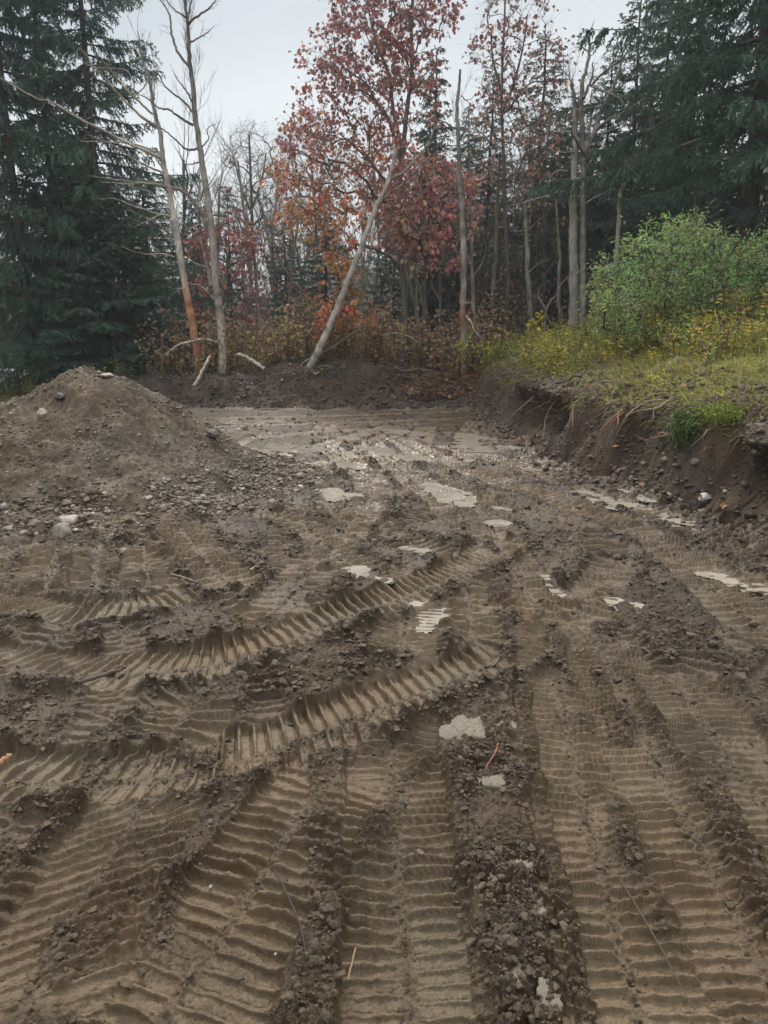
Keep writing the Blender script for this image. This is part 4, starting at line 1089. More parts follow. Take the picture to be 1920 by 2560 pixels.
snag('leaning_trunk', 'bare grey trunk leaning far to the right in front of the red oak', 'dead tree', 17.4,
     [(668,800),(683,768),(696,739),(726,672),(746,619),(766,572),(786,522),(806,465),(822,430),(836,400),(850,353),(857,320)],
     .095, .035, [(0, GREY*.9), (.2, GREY*1.2), (.6, GREY*1.3), (1, GREY*1.1)],
     [(.030, c2((865,1170),(905,1140),(950,1120),(1030,1040),(1100,950),(1150,850),(1160,790)), .9, GREY),
      (.022, c2((830,1290),(880,1240),(930,1210),(1010,1130),(1110,1030)), -.5, DK*1.3),
      (.014, c2((1100,950),(1170,910),(1260,880)), .3, GREY),
      (.012, c5((700,240),(740,230),(790,205)), -.3, DK*1.4), (.013, c5((590,560),(630,530),(650,495)), -.3, DK*1.3),
      (.010, c5((650,480),(740,450),(800,430),(880,390)), -.3, DK),
      (.012, c2((890,1060),(880,980),(890,930)), .2, GREY)], 0)
snag('forked_dead_tree', 'twin stemmed dead tree with jagged pointed top left of the green shrub', 'dead tree', 17.4,
     [(1240,745),(1239,709),(1239,640),(1239,565),(1238,500),(1238,432),(1239,417),(1243,333),(1242,280),(1241,233),(1240,200),(1232,182)],
     .125, .02, [(0, GREY*.8), (.3, GREY*1.15), (.6, GREY*1.05), (1, GREY*.8)],
     [(.062, c6((450,900),(452,790),(458,560),(460,400),(460,200),(460,0),(460,-230),(460,-290),(450,-500),(452,-640),(460,-780),(478,-830),(498,-930),(500,-1040),(498,-1060)), .1, GREY*.95),
      (.050, c3((460,1000),(500,920),(540,850),(570,740),(600,660),(650,580),(690,470),(712,380),(712,285)), .7, GREY*.85),
      (.030, c3((462,640),(490,580),(520,490),(525,400)), .3, GREY*.7),
      (.022, c3((510,560),(560,500),(620,450),(700,390),(760,330),(830,280)), -.8, GREY*.7),
      (.022, c3((515,550),(570,580),(620,600),(700,640),(740,710)), -.6, GREY),
      (.022, c3((545,835),(620,780),(700,740),(780,690),(860,630)), -.9, GREY),
      (.018, c3((380,860),(330,855),(240,855)), -.7, PALE),
      (.022, c3((365,1190),(310,1180),(240,1150)), -.6, PALE),
      (.018, c3((385,1250),(320,1245),(250,1260),(120,1300),(0,1330)), -.9, GREY),
      (.016, c3((480,1320),(540,1280),(600,1250),(700,1215)), .8, GREY),
      (.022, c3((475,1010),(440,960),(400,890),(385,840),(400,790)), -.4, DK*.6),
      (.016, c3((410,990),(340,985),(250,978)), -.5, GREY), (.014, c3((480,900),(600,860),(750,810)), .7, GREY),
      (.014, c3((470,700),(560,700),(640,650),(740,610)), .4, GREY*.8), (.012, c3((490,330),(450,310),(410,305)), .2, DK),
      (.012, c3((400,560),(370,500),(330,470)), -.2, GREY), (.013, c3((450,660),(410,630),(370,600)), -.2, GREY),
      (.018, c3((500,880),(510,740),(510,650),(520,560)), .4, GREY*.8), (.014, c3((360,1110),(300,1105),(240,1150)), -.3, PALE*.8),
      (.012, c3((500,1000),(620,1100),(700,1170)), .6, DK)], 8, extra=10)
snag('straight_dead_trunk', 'straight thin dead trunk broken off at the top, just right of the red oak', 'dead tree', 17.6,
     [(1003,750),(1001,700),(1000,650),(1002,560),(1000,500),(996,432),(993,400),(990,300),(987,235),(992,190),(994,150)],
     .085, .022, [(0, ORNG*.6), (.1, GREY), (.2, ORNG*.7), (.3, GREY*1.1), (.7, GREY*.9), (1, DK)],
     [(.022, c2((1320,900),(1350,850),(1365,780),(1380,700)), .4, DK), (.016, c2((1300,840),(1240,800),(1200,780),(1120,740)), -.6, GREY),
      (.012, c2((1310,945),(1270,945),(1230,935)), -.3, PALE), (.016, c5((1355,745),(1400,800),(1420,850),(1450,885)), -.5, PALE),
      (.012, c5((1350,655),(1375,670),(1400,655)), -.3, PALE), (.012, c5((1340,270),(1400,240),(1410,220)), .3, GREY),
      (.010, c2((1330,620),(1370,650),(1440,600)), .2, DK), (.012, c2((1340,880),(1420,780),(1500,740)), .6, DK)], 6)
snag('slim_trunk', 'slim grey trunk right behind the straight dead trunk', 'tree', 19.2, [(1025,760),(1024,700),(1020,600),(1018,500),(1016,420),(1014,330)], .055, .02, [(0, ORNG*.6), (.3, GREY), (1, GREY*.8)],
     [(.012, [(1020,600),(1040,570),(1050,540)]), (.010, [(1017,480),(1035,455)])], 6)
snag('mossy_trunk', 'greenish grey trunk between the straight dead trunk and the forked dead tree', 'tree', 20,
     [(1062,760),(1063,690),(1066,620),(1072,520),(1075,430),(1080,330)], .075, .03, [(0, (.12,.12,.08)), (.5, (.20,.20,.14)), (1, (.2,.18,.15))],
     [(.014, [(1072,500),(1090,470),(1100,430)]), (.012, [(1068,560),(1050,530),(1045,500)])], 10)
snag('slim_trunk', 'pale slim trunk leaning slightly left of the forked dead tree', 'tree', 19.5,
     [(1145,745),(1146,700),(1143,640),(1140,600),(1138,520),(1132,430),(1128,380),(1124,330)], .085, .02, [(0, (.15,.11,.10)), (.3, GREY), (1, GREY)],
     [(.014, [(1140,590),(1165,570),(1190,560)], -.4), (.012, [(1146,690),(1160,650),(1175,600),(1200,560),(1205,540)], -.5, DK),
      (.012, [(1138,500),(1180,460),(1240,400),(1290,330)], .8, DK)], 8)
snag('birch_trunk', 'whitish thin trunk rising behind the left side of the green shrub', 'tree', 18.5,
     [(1326,600),(1330,560),(1336,500),(1339,433),(1345,400),(1349,383),(1352,340),(1353,300)], .055, .03, [(0, PALE), (.5, PALE*1.1), (.9, GREY)],
     [(.012, [(1345,395),(1320,375),(1300,340)], -.3), (.010, [(1350,380),(1380,350),(1420,330)], .5)], 4)
snag('slim_trunk', 'dark slim trunk at the left edge of the forked dead tree\'s foot', 'tree', 18.6,
     [(1215,745),(1213,700),(1207,640),(1209,560),(1205,500),(1200,430)], .06, .02, [(0, DK*1.3), (1, GREY*.8)], [(.012, [(1209,560),(1190,520)])], 5)
snag('crooked_sapling', 'dark crooked sapling leaning over the weeds left of the forked dead tree', 'sapling', 16.8,
     [(1176,770),(1175,740),(1178,700),(1180,672),(1190,650),(1200,640),(1212,615),(1240,585)], .03, .012, DK*.9,
     [(.013, [(1181,668),(1165,645),(1163,640)], -.2, PALE*.8), (.014, [(1190,700),(1180,680),(1172,660),(1163,635)], -.3, PALE*.7)], 0)
snag('thin_trunk', 'thin grey trunk directly right of the red oak\'s trunk', 'tree', 19.5, [(905,745),(903,700),(900,640),(899,560),(897,470)], .04, .02, GREY, [(.010, [(900,600),(912,560)])], 4)
snag('thin_trunk', 'thin trunk between the broken stump and the straight dead trunk', 'tree', 19, [(950,780),(950,700),(951,640),(949,580),(945,520)], .045, .02, (.16,.16,.12), [(.010, [(950,650),(930,610)])], 4)
snag('thin_trunk', 'bent thin trunk with a reddish foot right of the red oak', 'sapling', 18.8, [(924,750),(925,735),(920,700),(912,650),(905,610),(880,580)], .03, .012, GREY*.8, [], 2)
snag('thin_trunk', 'thin grey trunk right of the two dead pines at the edge of the brush', 'sapling', 19, [(572,792),(570,760),(562,700),(556,640),(556,560)], .035, .012, GREY*.9, [(.008, [(560,690),(540,660)]), (.008, [(565,730),(590,690)])], 10)
snag('thin_trunk', 'thin dark trunk in the brush left of the leaning trunk', 'sapling', 21, [(620,780),(622,700),(630,600),(638,520),(645,470)], .05, .02, DK*1.2, [(.010, [(630,600),(600,560)]), (.010, [(636,540),(660,500)])], 10)
for i, (a, b, cc) in enumerate([(1040, 690, 600), (980, 720, 560), (1110, 740, 560), (1165, 700, 420), (1290, 700, 380), (840, 690, 520), (780, 700, 560), (600, 700, 560), (1190, 720, 500), (1085, 720, 450), (930, 700, 480), (1315, 690, 450)]):
    jx = random.uniform(-14, 14)
    snag('background_sapling', 'thin grey sapling in the tangle of trunks behind the berm', 'sapling', random.uniform(21, 26),
         [(a, 780), (a+jx*.3, b), (a+jx*.6, (b+cc)/2), (a+jx, cc)], .035, .012, GREY*random.uniform(.6, 1.1),
         [(.010, [(a+jx*.5, (b+cc)/2+20), (a+random.uniform(-40, 40), (b+cc)/2-30)])], 10, k=6, extra=6, group='thin saplings behind the berm')

# leafy trees whose limbs reach for points spread through the crown's volume
def inside(poly, x, y):
    c = False; n = len(poly)
    for i in range(n):
        x1, y1 = poly[i]; x2, y2 = poly[(i+1) % n]
        if (y1 > y) != (y2 > y) and x < (x2-x1)*(y-y1)/(y2-y1)+x1: c = not c
    return c
def leafy(name, label, cat, Yd, stems, r0, r1, outline, depth, n, per, size, colfn, shape='oak', twn=3, twl=.32, bark=GREY, mat=None,
          clump=None, hang=.7, minr=.004, group=None, tcol=None, lab_leaf='foliage'):
    rs = random.Random(sum(map(ord, label)))
    xs = [p[0] for p in outline]; ys = [p[1] for p in outline]
    tg = []
    while len(tg) < n:
        x = rs.uniform(min(xs), max(xs)); y = rs.uniform(min(ys), max(ys))
        if not inside(outline, x, y): continue
        if clump and perlin(np.array([x/clump[0]]), np.array([y/clump[0]+clump[2]]))[0] < clump[1] and rs.random() < .85: continue
        tg.append((x, y, rs.uniform(-1, 1)*depth))
    T = np.array([P(x, y, Yd+dy) for x, y, dy in tg])
    first = px2w(stems[0], Yd); gz = macro1(first[0][0], Yd)
    o0 = np.array([first[0][0], Yd, min(gz, first[0][2])])
    t = thing(name, label, cat, o0, group)
    W = Acc(); nodes = []; par = []
    for si, stt in enumerate(stems):
        sp = px2w(stt, Yd)
        if si == 0 or sp[0][2] < gz+.5: sp = np.vstack([[sp[0][0], Yd, min(gz, sp[0][2])-.3], sp])
        p = catmull(sp, 6); sc_ = 1 if si == 0 else .6
        W.tube(p, np.linspace(r0*sc_, r1*sc_, len(p)), tcol if tcol is not None else bark, 10, .05)
        for q in p[2:]: nodes.append(q); par.append(-1)
    link('trunk', W.mesh('trunk', o0), M_bark, t)
    nodes = list(nodes); trunk_n = len(nodes); TN = np.array(nodes)
    order = np.argsort([np.min(np.linalg.norm(TN-q, axis=1)) for q in T])
    paths = []; weight = {}
    NA = np.zeros((trunk_n+n*5, 3)); NA[:trunk_n] = TN; cnt = trunk_n; PAR = -np.ones(trunk_n+n*5, int)
    ends = []
    for oi in order:
        q = T[oi]; D = q - NA[:cnt]; dist = np.linalg.norm(D, axis=1); hz = np.hypot(D[:, 0], D[:, 1])
        cost = dist + 1.4*np.clip(.35*hz - D[:, 2], 0, 5)
        j = int(np.argmin(cost)); a = NA[j]; v = q-a; L = np.linalg.norm(v)
        mid = a+v*.5+np.array([0, 0, .10*L])+rng.normal(0, .05*L, 3)
        pp = np.array([a, a+(mid-a)*.5+rng.normal(0, .02*L, 3), mid, mid+(q-mid)*.5+rng.normal(0, .02*L, 3), q])
        prev = j
        ids = []
        for m_ in range(1, 5):
            NA[cnt] = pp[m_]; PAR[cnt] = prev; prev = cnt; ids.append(cnt); cnt += 1
        paths.append((j, ids, pp)); ends.append((cnt-1, q, unit(q-pp[2])))
    cw = np.zeros(cnt)
    for e_, _, _ in ends:
        k = e_
        while k >= 0: cw[k] += 1; k = PAR[k]
    B = Acc()
    for j, ids, pp in paths:
        rads = [minr*(cw[i]**.5)*1.15 for i in ids]; r_s = min(rads[0]*1.15, r0*.8)
        rads = np.minimum(np.array([r_s]+rads), r0*.7)
        B.tube(pp, rads, bark*.85, 5 if cw[ids[0]] > 3 else 3)
    pos = []; dr_ = []; cl = []; sz = []
    for (e_, q, d), oi in zip(ends, order):
        x, y, dy = tg[oi]
        tw = []
        for _ in range(twn):
            v = unit(d*.8+rng.normal(0, .65, 3)+[0, 0, .1]); l = twl*rs.uniform(.4, 1.2)
            tt = np.array([q, q+v*l*.5, q+v*l]); B.tube(tt, [minr*.6, minr*.45, minr*.25], bark*.8, 3); tw.append((q, v, l))
        npl = max(0, int(rng.poisson(per)*rs.choice([.3, .8, 1, 1, 1.7]))); cvar = np.array([rs.uniform(.75, 1.25), rs.uniform(.8, 1.25), rs.uniform(.8, 1.3)])
        for _ in range(npl):
            a, v, l = tw[rs.randrange(len(tw))]
            pos.append(a+v*l*rs.uniform(.2, 1.1)+rng.normal(0, .03, 3))
            dr_.append(v*.6+rng.normal(0, .6, 3)+[0, 0, -hang]); sz.append(size*rs.uniform(.65, 1.3))
            cl.append(np.array(colfn(x, y, rs))*rs.uniform(.65, 1.35)*cvar)
    link('branches', B.mesh('branches', o0), M_bark, t)
    if pos:
        A = Acc(); sh = {'oak': (OAK, OAKF), 'ell': (ELL, ELLF), 'round': (ROUND, ROUNDF)}[shape]
        place_leaves(A, np.array(pos), np.array(dr_), rdirs(len(pos))+[0, 0, .4], np.array(sz), sh[0], sh[1], np.array(cl))
        link(lab_leaf, A.mesh(lab_leaf, o0, smooth=False), mat or M_leaf, t)
    return t
def lerp3(a, b, t): t = min(1, max(0, t)); return [a[i]+(b[i]-a[i])*t for i in range(3)]
WINE = (.40, .18, .17); RUST = (.56, .27, .20); ORA = (.64, .34, .17); DUST = (.58, .33, .27)
def oakcol(x, y, rs):
    if y < 330: return lerp3(WINE, RUST, y/420+rs.uniform(-.15, .15))
    c = lerp3(RUST, ORA, (y-330)/230+(800-x)/600*.8+rs.uniform(-.25, .25))
    return c if x < 830 else lerp3(c, DUST, .6)
leafy('red_oak', 'tall red oak with wine coloured top and orange lower leaves at the centre', 'oak tree', 19.3,
      [[(876,760),(876,719),(873,632),(866,565),(861,499),(860,417),(866,370),(876,267),(882,217),(888,167),(890,110),(888,50),(893,-20),(895,-90)],
       [(868,350),(850,290),(835,250),(810,215),(790,180),(760,160)], [(862,430),(835,395),(800,350),(770,320),(735,290)], [(870,330),(850,240),(840,160),(815,100),(800,40),(790,-20)]],
      .085, .03, [(735,-120),(950,-120),(968,0),(978,45),(960,70),(925,95),(935,150),(925,250),(905,330),(870,420),(850,470),(800,520),(740,575),(690,560),(660,500),(600,470),(585,400),(600,330),(620,290),(632,215),(668,165),(665,125),(700,90),(708,50),(740,25)],
      1.5, 720, 12, .096, oakcol, 'oak', 5, .45, np.array([.15, .13, .115]), clump=(40, .12, 3.0), tcol=np.array([.17, .16, .135]))
leafy('red_maple', 'dusty red brown maple right of the oak\'s trunk, broad leaves', 'maple tree', 18.7,
      [[(927,770),(926,720),(918,640),(920,560),(925,480),(930,400)]], .05, .02,
      [(830,440),(860,370),(900,340),(960,345),(1015,365),(1038,400),(1030,470),(1012,520),(990,575),(930,590),(880,560),(835,540),(820,480)],
      1.1, 260, 13, .105, lambda x, y, rs: lerp3(DUST, (.54, .28, .23), rs.uniform(0, 1) if y < 500 else rs.uniform(.4, 1)), 'oak', 4, .34, np.array([.12, .10, .09]), clump=(34, .05, 8.0))
leafy('red_maple', 'small orange leaved sapling in front of the leaning trunk', 'sapling', 18.0,
      [[(705,800),(712,740),(725,680),(735,620)]], .025, .012, [(690,620),(715,575),(760,560),(770,600),(765,680),(745,740),(700,740),(685,680)],
      .6, 60, 9, .11, lambda x, y, rs: lerp3(ORA, (.50, .24, .10), rs.random()), 'oak', 4, .3, np.array([.12, .09, .07]))
leafy('red_maple', 'maroon leaved maple right behind the two dead pines', 'maple tree', 21,
      [[(500,790),(497,700),(492,600),(488,500)]], .05, .02, [(400,560),(430,480),(470,440),(515,455),(545,510),(560,590),(565,690),(520,700),(440,700),(405,640)],
      1.0, 140, 12, .10, lambda x, y, rs: lerp3((.38, .16, .15), (.52, .22, .17), rs.random()), 'oak', 4, .34, np.array([.12, .10, .09]), clump=(38, -.1, 1.0))
leafy('red_maple', 'maroon maple glimpsed through the left spruces', 'maple tree', 25,
      [[(190,780),(190,600),(188,450)]], .05, .02, [(145,380),(190,350),(225,400),(235,470),(205,520),(150,500)],
      1.0, 70, 14, .14, lambda x, y, rs: (.30, .08, .08), 'oak', 4, .34, np.array([.12, .10, .09]))
leafy('sparse_oak', 'thin oak with few brown red leaves and a bare twiggy top right of centre', 'oak tree', 19.8,
      [[(1094,770),(1094,700),(1097,600),(1092,480),(1088,350),(1084,230),(1086,120),(1090,40),(1092,-40)], [(1086,240),(1110,180),(1130,100),(1140,30)], [(1085,200),(1065,130),(1060,60)]],
      .07, .018, [(1020,70),(1050,20),(1065,-60),(1130,-60),(1175,20),(1195,70),(1215,110),(1240,180),(1225,260),(1190,330),(1165,430),(1090,440),(1035,400),(1030,290),(1040,200),(1018,140)],
      1.3, 340, 5, .095, lambda x, y, rs: lerp3((.36, .17, .14), (.44, .28, .20), min(1, y/350)+rs.uniform(-.2, .2)), 'oak', 5, .42, np.array([.15, .13, .115]), clump=(45, -.2, 12.0))
leafy('grey_willow', 'pale grey green small leaved tree far behind, right of the two dead pines', 'willow tree', 27,
      [[(560,790),(556,640),(546,520),(543,430),(540,340),(538,290)], [(545,450),(565,390),(575,330)], [(546,470),(520,400),(505,340)]],
      .08, .03, [(458,400),(470,330),(500,290),(530,262),(575,285),(605,330),(600,420),(585,500),(540,540),(480,500)], 1.6, 330, 9, .055,
      lambda x, y, rs: (.17, .18, .11), 'ell', 5, .5, np.array([.14, .125, .11]), minr=.005)
leafy('grey_willow', 'pale yellowish tree just behind the left side of the red oak crown', 'willow tree', 26,
      [[(690,780),(688,600),(680,450),(672,350)]], .07, .03, [(600,380),(615,310),(650,280),(700,290),(740,340),(745,430),(700,520),(640,520),(605,460)], 1.4, 260, 11, .06,
      lambda x, y, rs: (.24, .24, .12), 'ell', 5, .45, np.array([.15, .135, .12]), minr=.005)
leafy('bare_tree', 'bare twiggy tree right of the thin oak, a few yellow leaves', 'tree', 21,
      [[(1170,780),(1172,650),(1176,520),(1170,400),(1165,320)], [(1172,520),(1150,440),(1140,380)]], .06, .02,
      [(1060,420),(1120,330),(1200,330),(1260,420),(1250,560),(1200,640),(1100,640),(1050,540)], 1.3, 330, 1.2, .09,
      lambda x, y, rs: (.40, .26, .10), 'oak', 6, .42, np.array([.15, .135, .12]))
leafy('bare_tree', 'bare grey twiggy tree in the gap between the dead pines and the oak', 'tree', 22,
      [[(600,790),(597,680),(590,560),(586,480)]], .04, .015,
      [(520,560),(560,480),(620,490),(660,560),(670,680),(600,720),(530,700)], 1.3, 200, 1.5, .09,
      lambda x, y, rs: (.34, .14, .08), 'oak', 6, .4, np.array([.16, .145, .13]))
leafy('bare_tree', 'bare tangle of twigs low behind the straight dead trunk', 'tree', 20.5,
      [[(1040,790),(1042,690),(1046,620),(1050,560)]], .035, .012,
      [(960,600),(1040,540),(1130,560),(1200,620),(1190,740),(1080,760),(970,740)], 1.3, 230, 2.0, .09,
      lambda x, y, rs: (.30, .12, .08), 'oak', 6, .4, np.array([.12, .11, .10]))

def shrubcol(x, y, rs):
    return lerp3((.19, .27, .10), (.38, .47, .16), rs.random())
leafy('green_shrub', 'big round green small leaved shrub on top of the right bank', 'shrub', 12.9,
      [[(1430,760),(1425,700),(1400,600),(1370,520)], [(1450,760),(1470,650),(1480,540),(1490,470)], [(1470,760),(1530,650),(1580,560)], [(1440,750),(1380,680),(1330,620)], [(1480,750),(1600,680),(1680,600)], [(1470,750),(1560,620),(1640,480)]],
      .045, .015, [(1268,635),(1282,600),(1300,560),(1345,545),(1375,510),(1430,520),(1450,495),(1500,475),(1560,520),(1620,530),(1690,520),(1760,550),(1760,700),(1640,715),(1540,735),(1420,745),(1330,735),(1285,700)],
      1.25, 1050, 24, .068, shrubcol, 'ell', 5, .34, np.array([.08, .065, .05]), mat=M_green, clump=(42, -.12, 5.0), hang=.25, minr=.0025)
leafy('green_shrub', 'narrow yellow green shrub in the brush left of the leaning trunk', 'shrub', 19,
      [[(665,800),(668,720),(672,660)]], .02, .01, [(640,680),(655,630),(690,620),(705,670),(700,740),(650,750)], .5, 90, 14, .05,
      lambda x, y, rs: (.26, .24, .07), 'ell', 4, .22, np.array([.1, .08, .06]), hang=.2)
leafy('green_shrub', 'bright yellow green little shrub at the foot of the straight dead trunk', 'shrub', 17.2,
      [[(1005,800),(1008,765),(1012,745)]], .012, .006, [(985,760),(1000,730),(1040,735),(1060,760),(1035,790),(990,790)], .3, 40, 8, .055,
      lambda x, y, rs: (.42, .46, .08), 'round', 3, .14, np.array([.1, .08, .06]), hang=.1)
leafy('green_shrub', 'loose yellow green little shrub at the left end of the bank\'s weeds', 'shrub', 16.8,
      [[(1085,800),(1085,775),(1090,750)]], .012, .006, [(1045,770),(1070,735),(1105,740),(1110,790),(1060,800)], .3, 40, 7, .055,
      lambda x, y, rs: (.36, .40, .09), 'round', 3, .14, np.array([.1, .08, .06]), hang=.1)
leafy('green_shrub', 'tiny plant with bright yellow leaves beside the crooked sapling', 'shrub', 16.2,
      [[(1160,790),(1160,730),(1163,690)]], .010, .005, [(1143,695),(1155,675),(1172,680),(1172,705),(1150,712)], .15, 12, 4, .08,
      lambda x, y, rs: (.62, .50, .05), 'oak', 2, .12, np.array([.1, .08, .06]), hang=.3)

# broken stump with orange splinters
def stump():
    Yd = 18.2; p = P(808, 800, Yd); o0 = np.array([p[0], Yd, macro1(p[0], Yd)-.1])
    t = thing('broken_stump', 'orange splintered broken stump standing in the brush at the centre', 'stump', o0)
    k = 22; zs = [o0[2], o0[2]+.3, o0[2]+.7, P(0, 735, Yd)[2], P(0, 712, Yd)[2]]
    V = []; cols = []
    a = np.arange(k)*2*np.pi/k; rz = [.16, .12, .105, .11, .12]
    for z, r in zip(zs, rz):
        rr = r*(1+.10*rng.normal(size=k)); V.append(np.stack([p[0]+rr*np.cos(a), Yd+rr*np.sin(a), np.full(k, z)], 1)); cols.append(np.tile(ORNG*.75, (k, 1)))
    top = P(0, 700, Yd)[2]; hi = P(0, 658, Yd)[2]
    zt = top + (hi-top)*np.abs(rng.normal(.1, .45, k))*np.where(np.arange(k) % 2 == 0, 1, .1)
    V.append(np.stack([p[0]+  .10*np.cos(a), Yd+.10*np.sin(a), zt], 1)); cols.append(np.tile(ORNG*1.4, (k, 1)))
    V.append(np.stack([p[0]+.05*np.cos(a), Yd+.05*np.sin(a), np.full(k, top-.1)], 1)); cols.append(np.tile(ORNG*.6, (k, 1)))
    n = len(V); i = np.arange(n-1)[:, None]*k; j = np.arange(k)[None]; j2 = (j+1) % k
    F = np.stack([i+j, i+j2, i+k+j2, i+k+j], -1).reshape(-1, 4)
    A = Acc(); A.add(np.concatenate(V), F, np.concatenate(cols)); link('trunk', A.mesh('trunk', o0, smooth=False), M_splint, t)
    for s_ in range(11):
        A = Acc(); an = rng.uniform(0, 6.28); r = rng.uniform(.02, .10)
        b = np.array([p[0]+r*math.cos(an), Yd+r*math.sin(an), top-.1]); q = b+[rng.normal(0, .04), rng.normal(0, .04), rng.uniform(.15, .55)]
        A.tube(np.array([b, (b+q)/2, q]), [.035, .025, .002], ORNG*rng.uniform(.9, 1.6), 4, .1)
        link('splinter', A.mesh('splinter', o0, smooth=False), M_splint, t)
    for rad, pts, c in [(.035, c5((815,885),(870,868),(940,870),(1010,895),(1060,935)), GREY*1.1), (.02, c5((780,900),(750,860),(725,820)), DK)]:
        A = Acc(); smooth_tube(A, px2w(pts, Yd-.15), rad, rad*.5, c); link('branch', A.mesh('branch', o0), M_deadwood, t)
stump()
def log(name, pts, Yd, r0, r1, label, col, cat='branch'):
    p = px2w(pts, Yd); A = Acc(); o0 = p[0].copy(); smooth_tube(A, p, r0, r1, col, 8, .1)
    for _ in range(5):
        q = p[-1]+rng.normal(0, r1*.6, 3); d = unit(p[-1]-p[-2]); A.tube(np.array([p[-1]-d*.05, q, q+d*rng.uniform(.03, .12)]), [r1*.5, r1*.3, .001], np.array(ORNG)*1.2, 4)
    o = link(name, A.mesh(name, o0), M_deadwood, label=label, category=cat); o.location = o0
log('broken_branch', c4((1225,1310),(1245,1240),(1290,1150),(1330,1070),(1362,1012)), 16.9, .045, .03, 'pale peeled broken branch standing upright in the berm before the dead pines', [(0, np.array([.12, .09, .07])), (.25, PALE), (1, PALE*1.35)])
log('broken_branch', [(571,797),(552,784),(533,772),(522,767),(512,766)], 17.3, .045, .035, 'pale snapped log sloping up left at the end of the far berm', [(0, PALE), (1, PALE*1.2)])
log('fallen_stick', c4((1590,1245),(1530,1247),(1455,1248)), 16.7, .022, .018, 'straight grey stick lying level on the berm under the dead pines', GREY)
log('torn_root', c4((1408,1270),(1420,1300),(1435,1330),(1440,1290)), 16.5, .03, .012, 'pale torn root sticking out of the berm below the dead pines', PALE*.9, 'root')
log('torn_root', c4((1425,1290),(1400,1310),(1390,1320)), 16.5, .016, .008, 'short side root left of the pale torn root', PALE*.8, 'root')
log('fallen_branch', [(640,797),(668,775),(700,760),(740,735),(790,700)], 17.6, .022, .010, 'long thin bare branch propped against the foot of the leaning trunk', GREY*.9)
log('fallen_branch', [(650,800),(700,790),(745,800)], 17.4, .016, .008, 'low bare branch on the berm under the leaning trunk', GREY*.8)
log('fallen_branch', c5((900,1085),(960,1110),(1040,1095),(1100,1100),(1170,1120)), 17.3, .03, .016, 'curved brown branch on the brush heap right of centre', np.array([.14, .10, .07]))
log('fallen_branch', [(1107,765),(1130,758),(1147,755)], 16.6, .016, .012, 'upper of two grey sticks at the left end of the weeds', GREY*1.2)
log('fallen_branch', [(1100,774),(1125,772),(1147,773)], 16.4, .016, .012, 'lower of two grey sticks at the left end of the weeds', GREY*1.2)

# ------------------------------------------------------------------ ground plants and litter (uncountable)
def weeds(name, label, cat, spots, hmin, hmax, nleaf, lsize, pal, shape, stemc, mat, up=.3):
    A = Acc(); W = Acc(); pos = []; dr_ = []; cl = []; sz = []
    for (x, y) in spots:
        z = macro1(x, y) - .02; Hh = random.uniform(hmin, hmax); lean = rng.normal(0, .16, 2)*Hh
        p = np.array([[x, y, z], [x+lean[0]*.4, y+lean[1]*.4, z+Hh*.55], [x+lean[0], y+lean[1], z+Hh]])
        W.tube(catmull(p, 2), np.linspace(.0045, .0018, 5)*(.8+Hh*.5), stemc, 3)
        c0 = np.array(pal[random.randrange(len(pal))])
        for _ in range(max(1, int(random.gauss(nleaf, nleaf*.25)))):
            t = random.uniform(.15, 1.0); q = p[0]*(1-t)**2+2*p[1]*t*(1-t)+p[2]*t*t
            v = rng.normal(0, 1, 3); v[2] = up+rng.normal(0, .4)
            pos.append(q+unit(v)*random.uniform(0, .10)*Hh); dr_.append(v); sz.append(lsize*random.uniform(.6, 1.3)); cl.append(c0*random.uniform(.65, 1.35))
    sh = {'oak': (OAK, OAKF), 'ell': (ELL, ELLF), 'round': (ROUND, ROUNDF)}[shape]
    place_leaves(A, np.array(pos), np.array(dr_), rdirs(len(pos))+[0, 0, .5], np.array(sz), sh[0], sh[1], np.array(cl))
    A.V += W.V; A.C += W.C
    for f in W.F4: A.F4.append(f+A.n)
    return link(name, A.mesh(name, smooth=False), mat, kind='stuff', label=label, category=cat)
def scatter(n, x0, x1, y0, y1, cond=None):
    out = []
    while len(out) < n:
        x = random.uniform(x0, x1); y = random.uniform(y0, y1)
        if cond is None or cond(x, y): out.append((x, y))
    return out
def pn(x, y, s, o): return float(perlin(np.array([x/s+o]), np.array([y/s-o]))[0])
edge = lambda x, y: x - float(toe_x(y))
weeds('goldenrod', 'yellow green goldenrod weeds along the top of the right bank', 'weeds',
      scatter(2300, 2.4, 13, 8.5, 19, lambda x, y: edge(x, y) > .75 + (0.9 if y < 11.0 else 0) + .5*pn(x, y, 1.2, 3) and pn(x, y, 1.5, 9) > -.25 and math.atan2(x, y) < .62),
      .28, .62, 24, .075, [(.32, .33, .06), (.42, .38, .07), (.24, .30, .06), (.50, .40, .06), (.26, .18, .08)], 'ell', np.array([.10, .07, .04]), M_grass)
weeds('tall_weeds', 'tall brown stemmed weeds by the right edge on the bank', 'weeds',
      scatter(120, 4.2, 9, 8.5, 15, lambda x, y: edge(x, y) > 2.0 and math.atan2(x, y) < .6),
      .6, .95, 26, .07, [(.28, .22, .05), (.22, .13, .05), (.5, .38, .05)], 'ell', np.array([.06, .04, .03]), M_grass)
weeds('undergrowth', 'tangle of brown and orange leaved brush behind the far berm', 'undergrowth',
      scatter(1300, -5.6, 2.8, 17.7, 24, lambda x, y: pn(x, y, 1.4, 5) > -.3), .5, 1.7, 17, .085,
      [(.42, .28, .19), (.50, .30, .18), (.40, .33, .20), (.48, .43, .17), (.32, .22, .16), (.38, .18, .14)], 'oak', np.array([.10, .08, .07]), M_leaf)
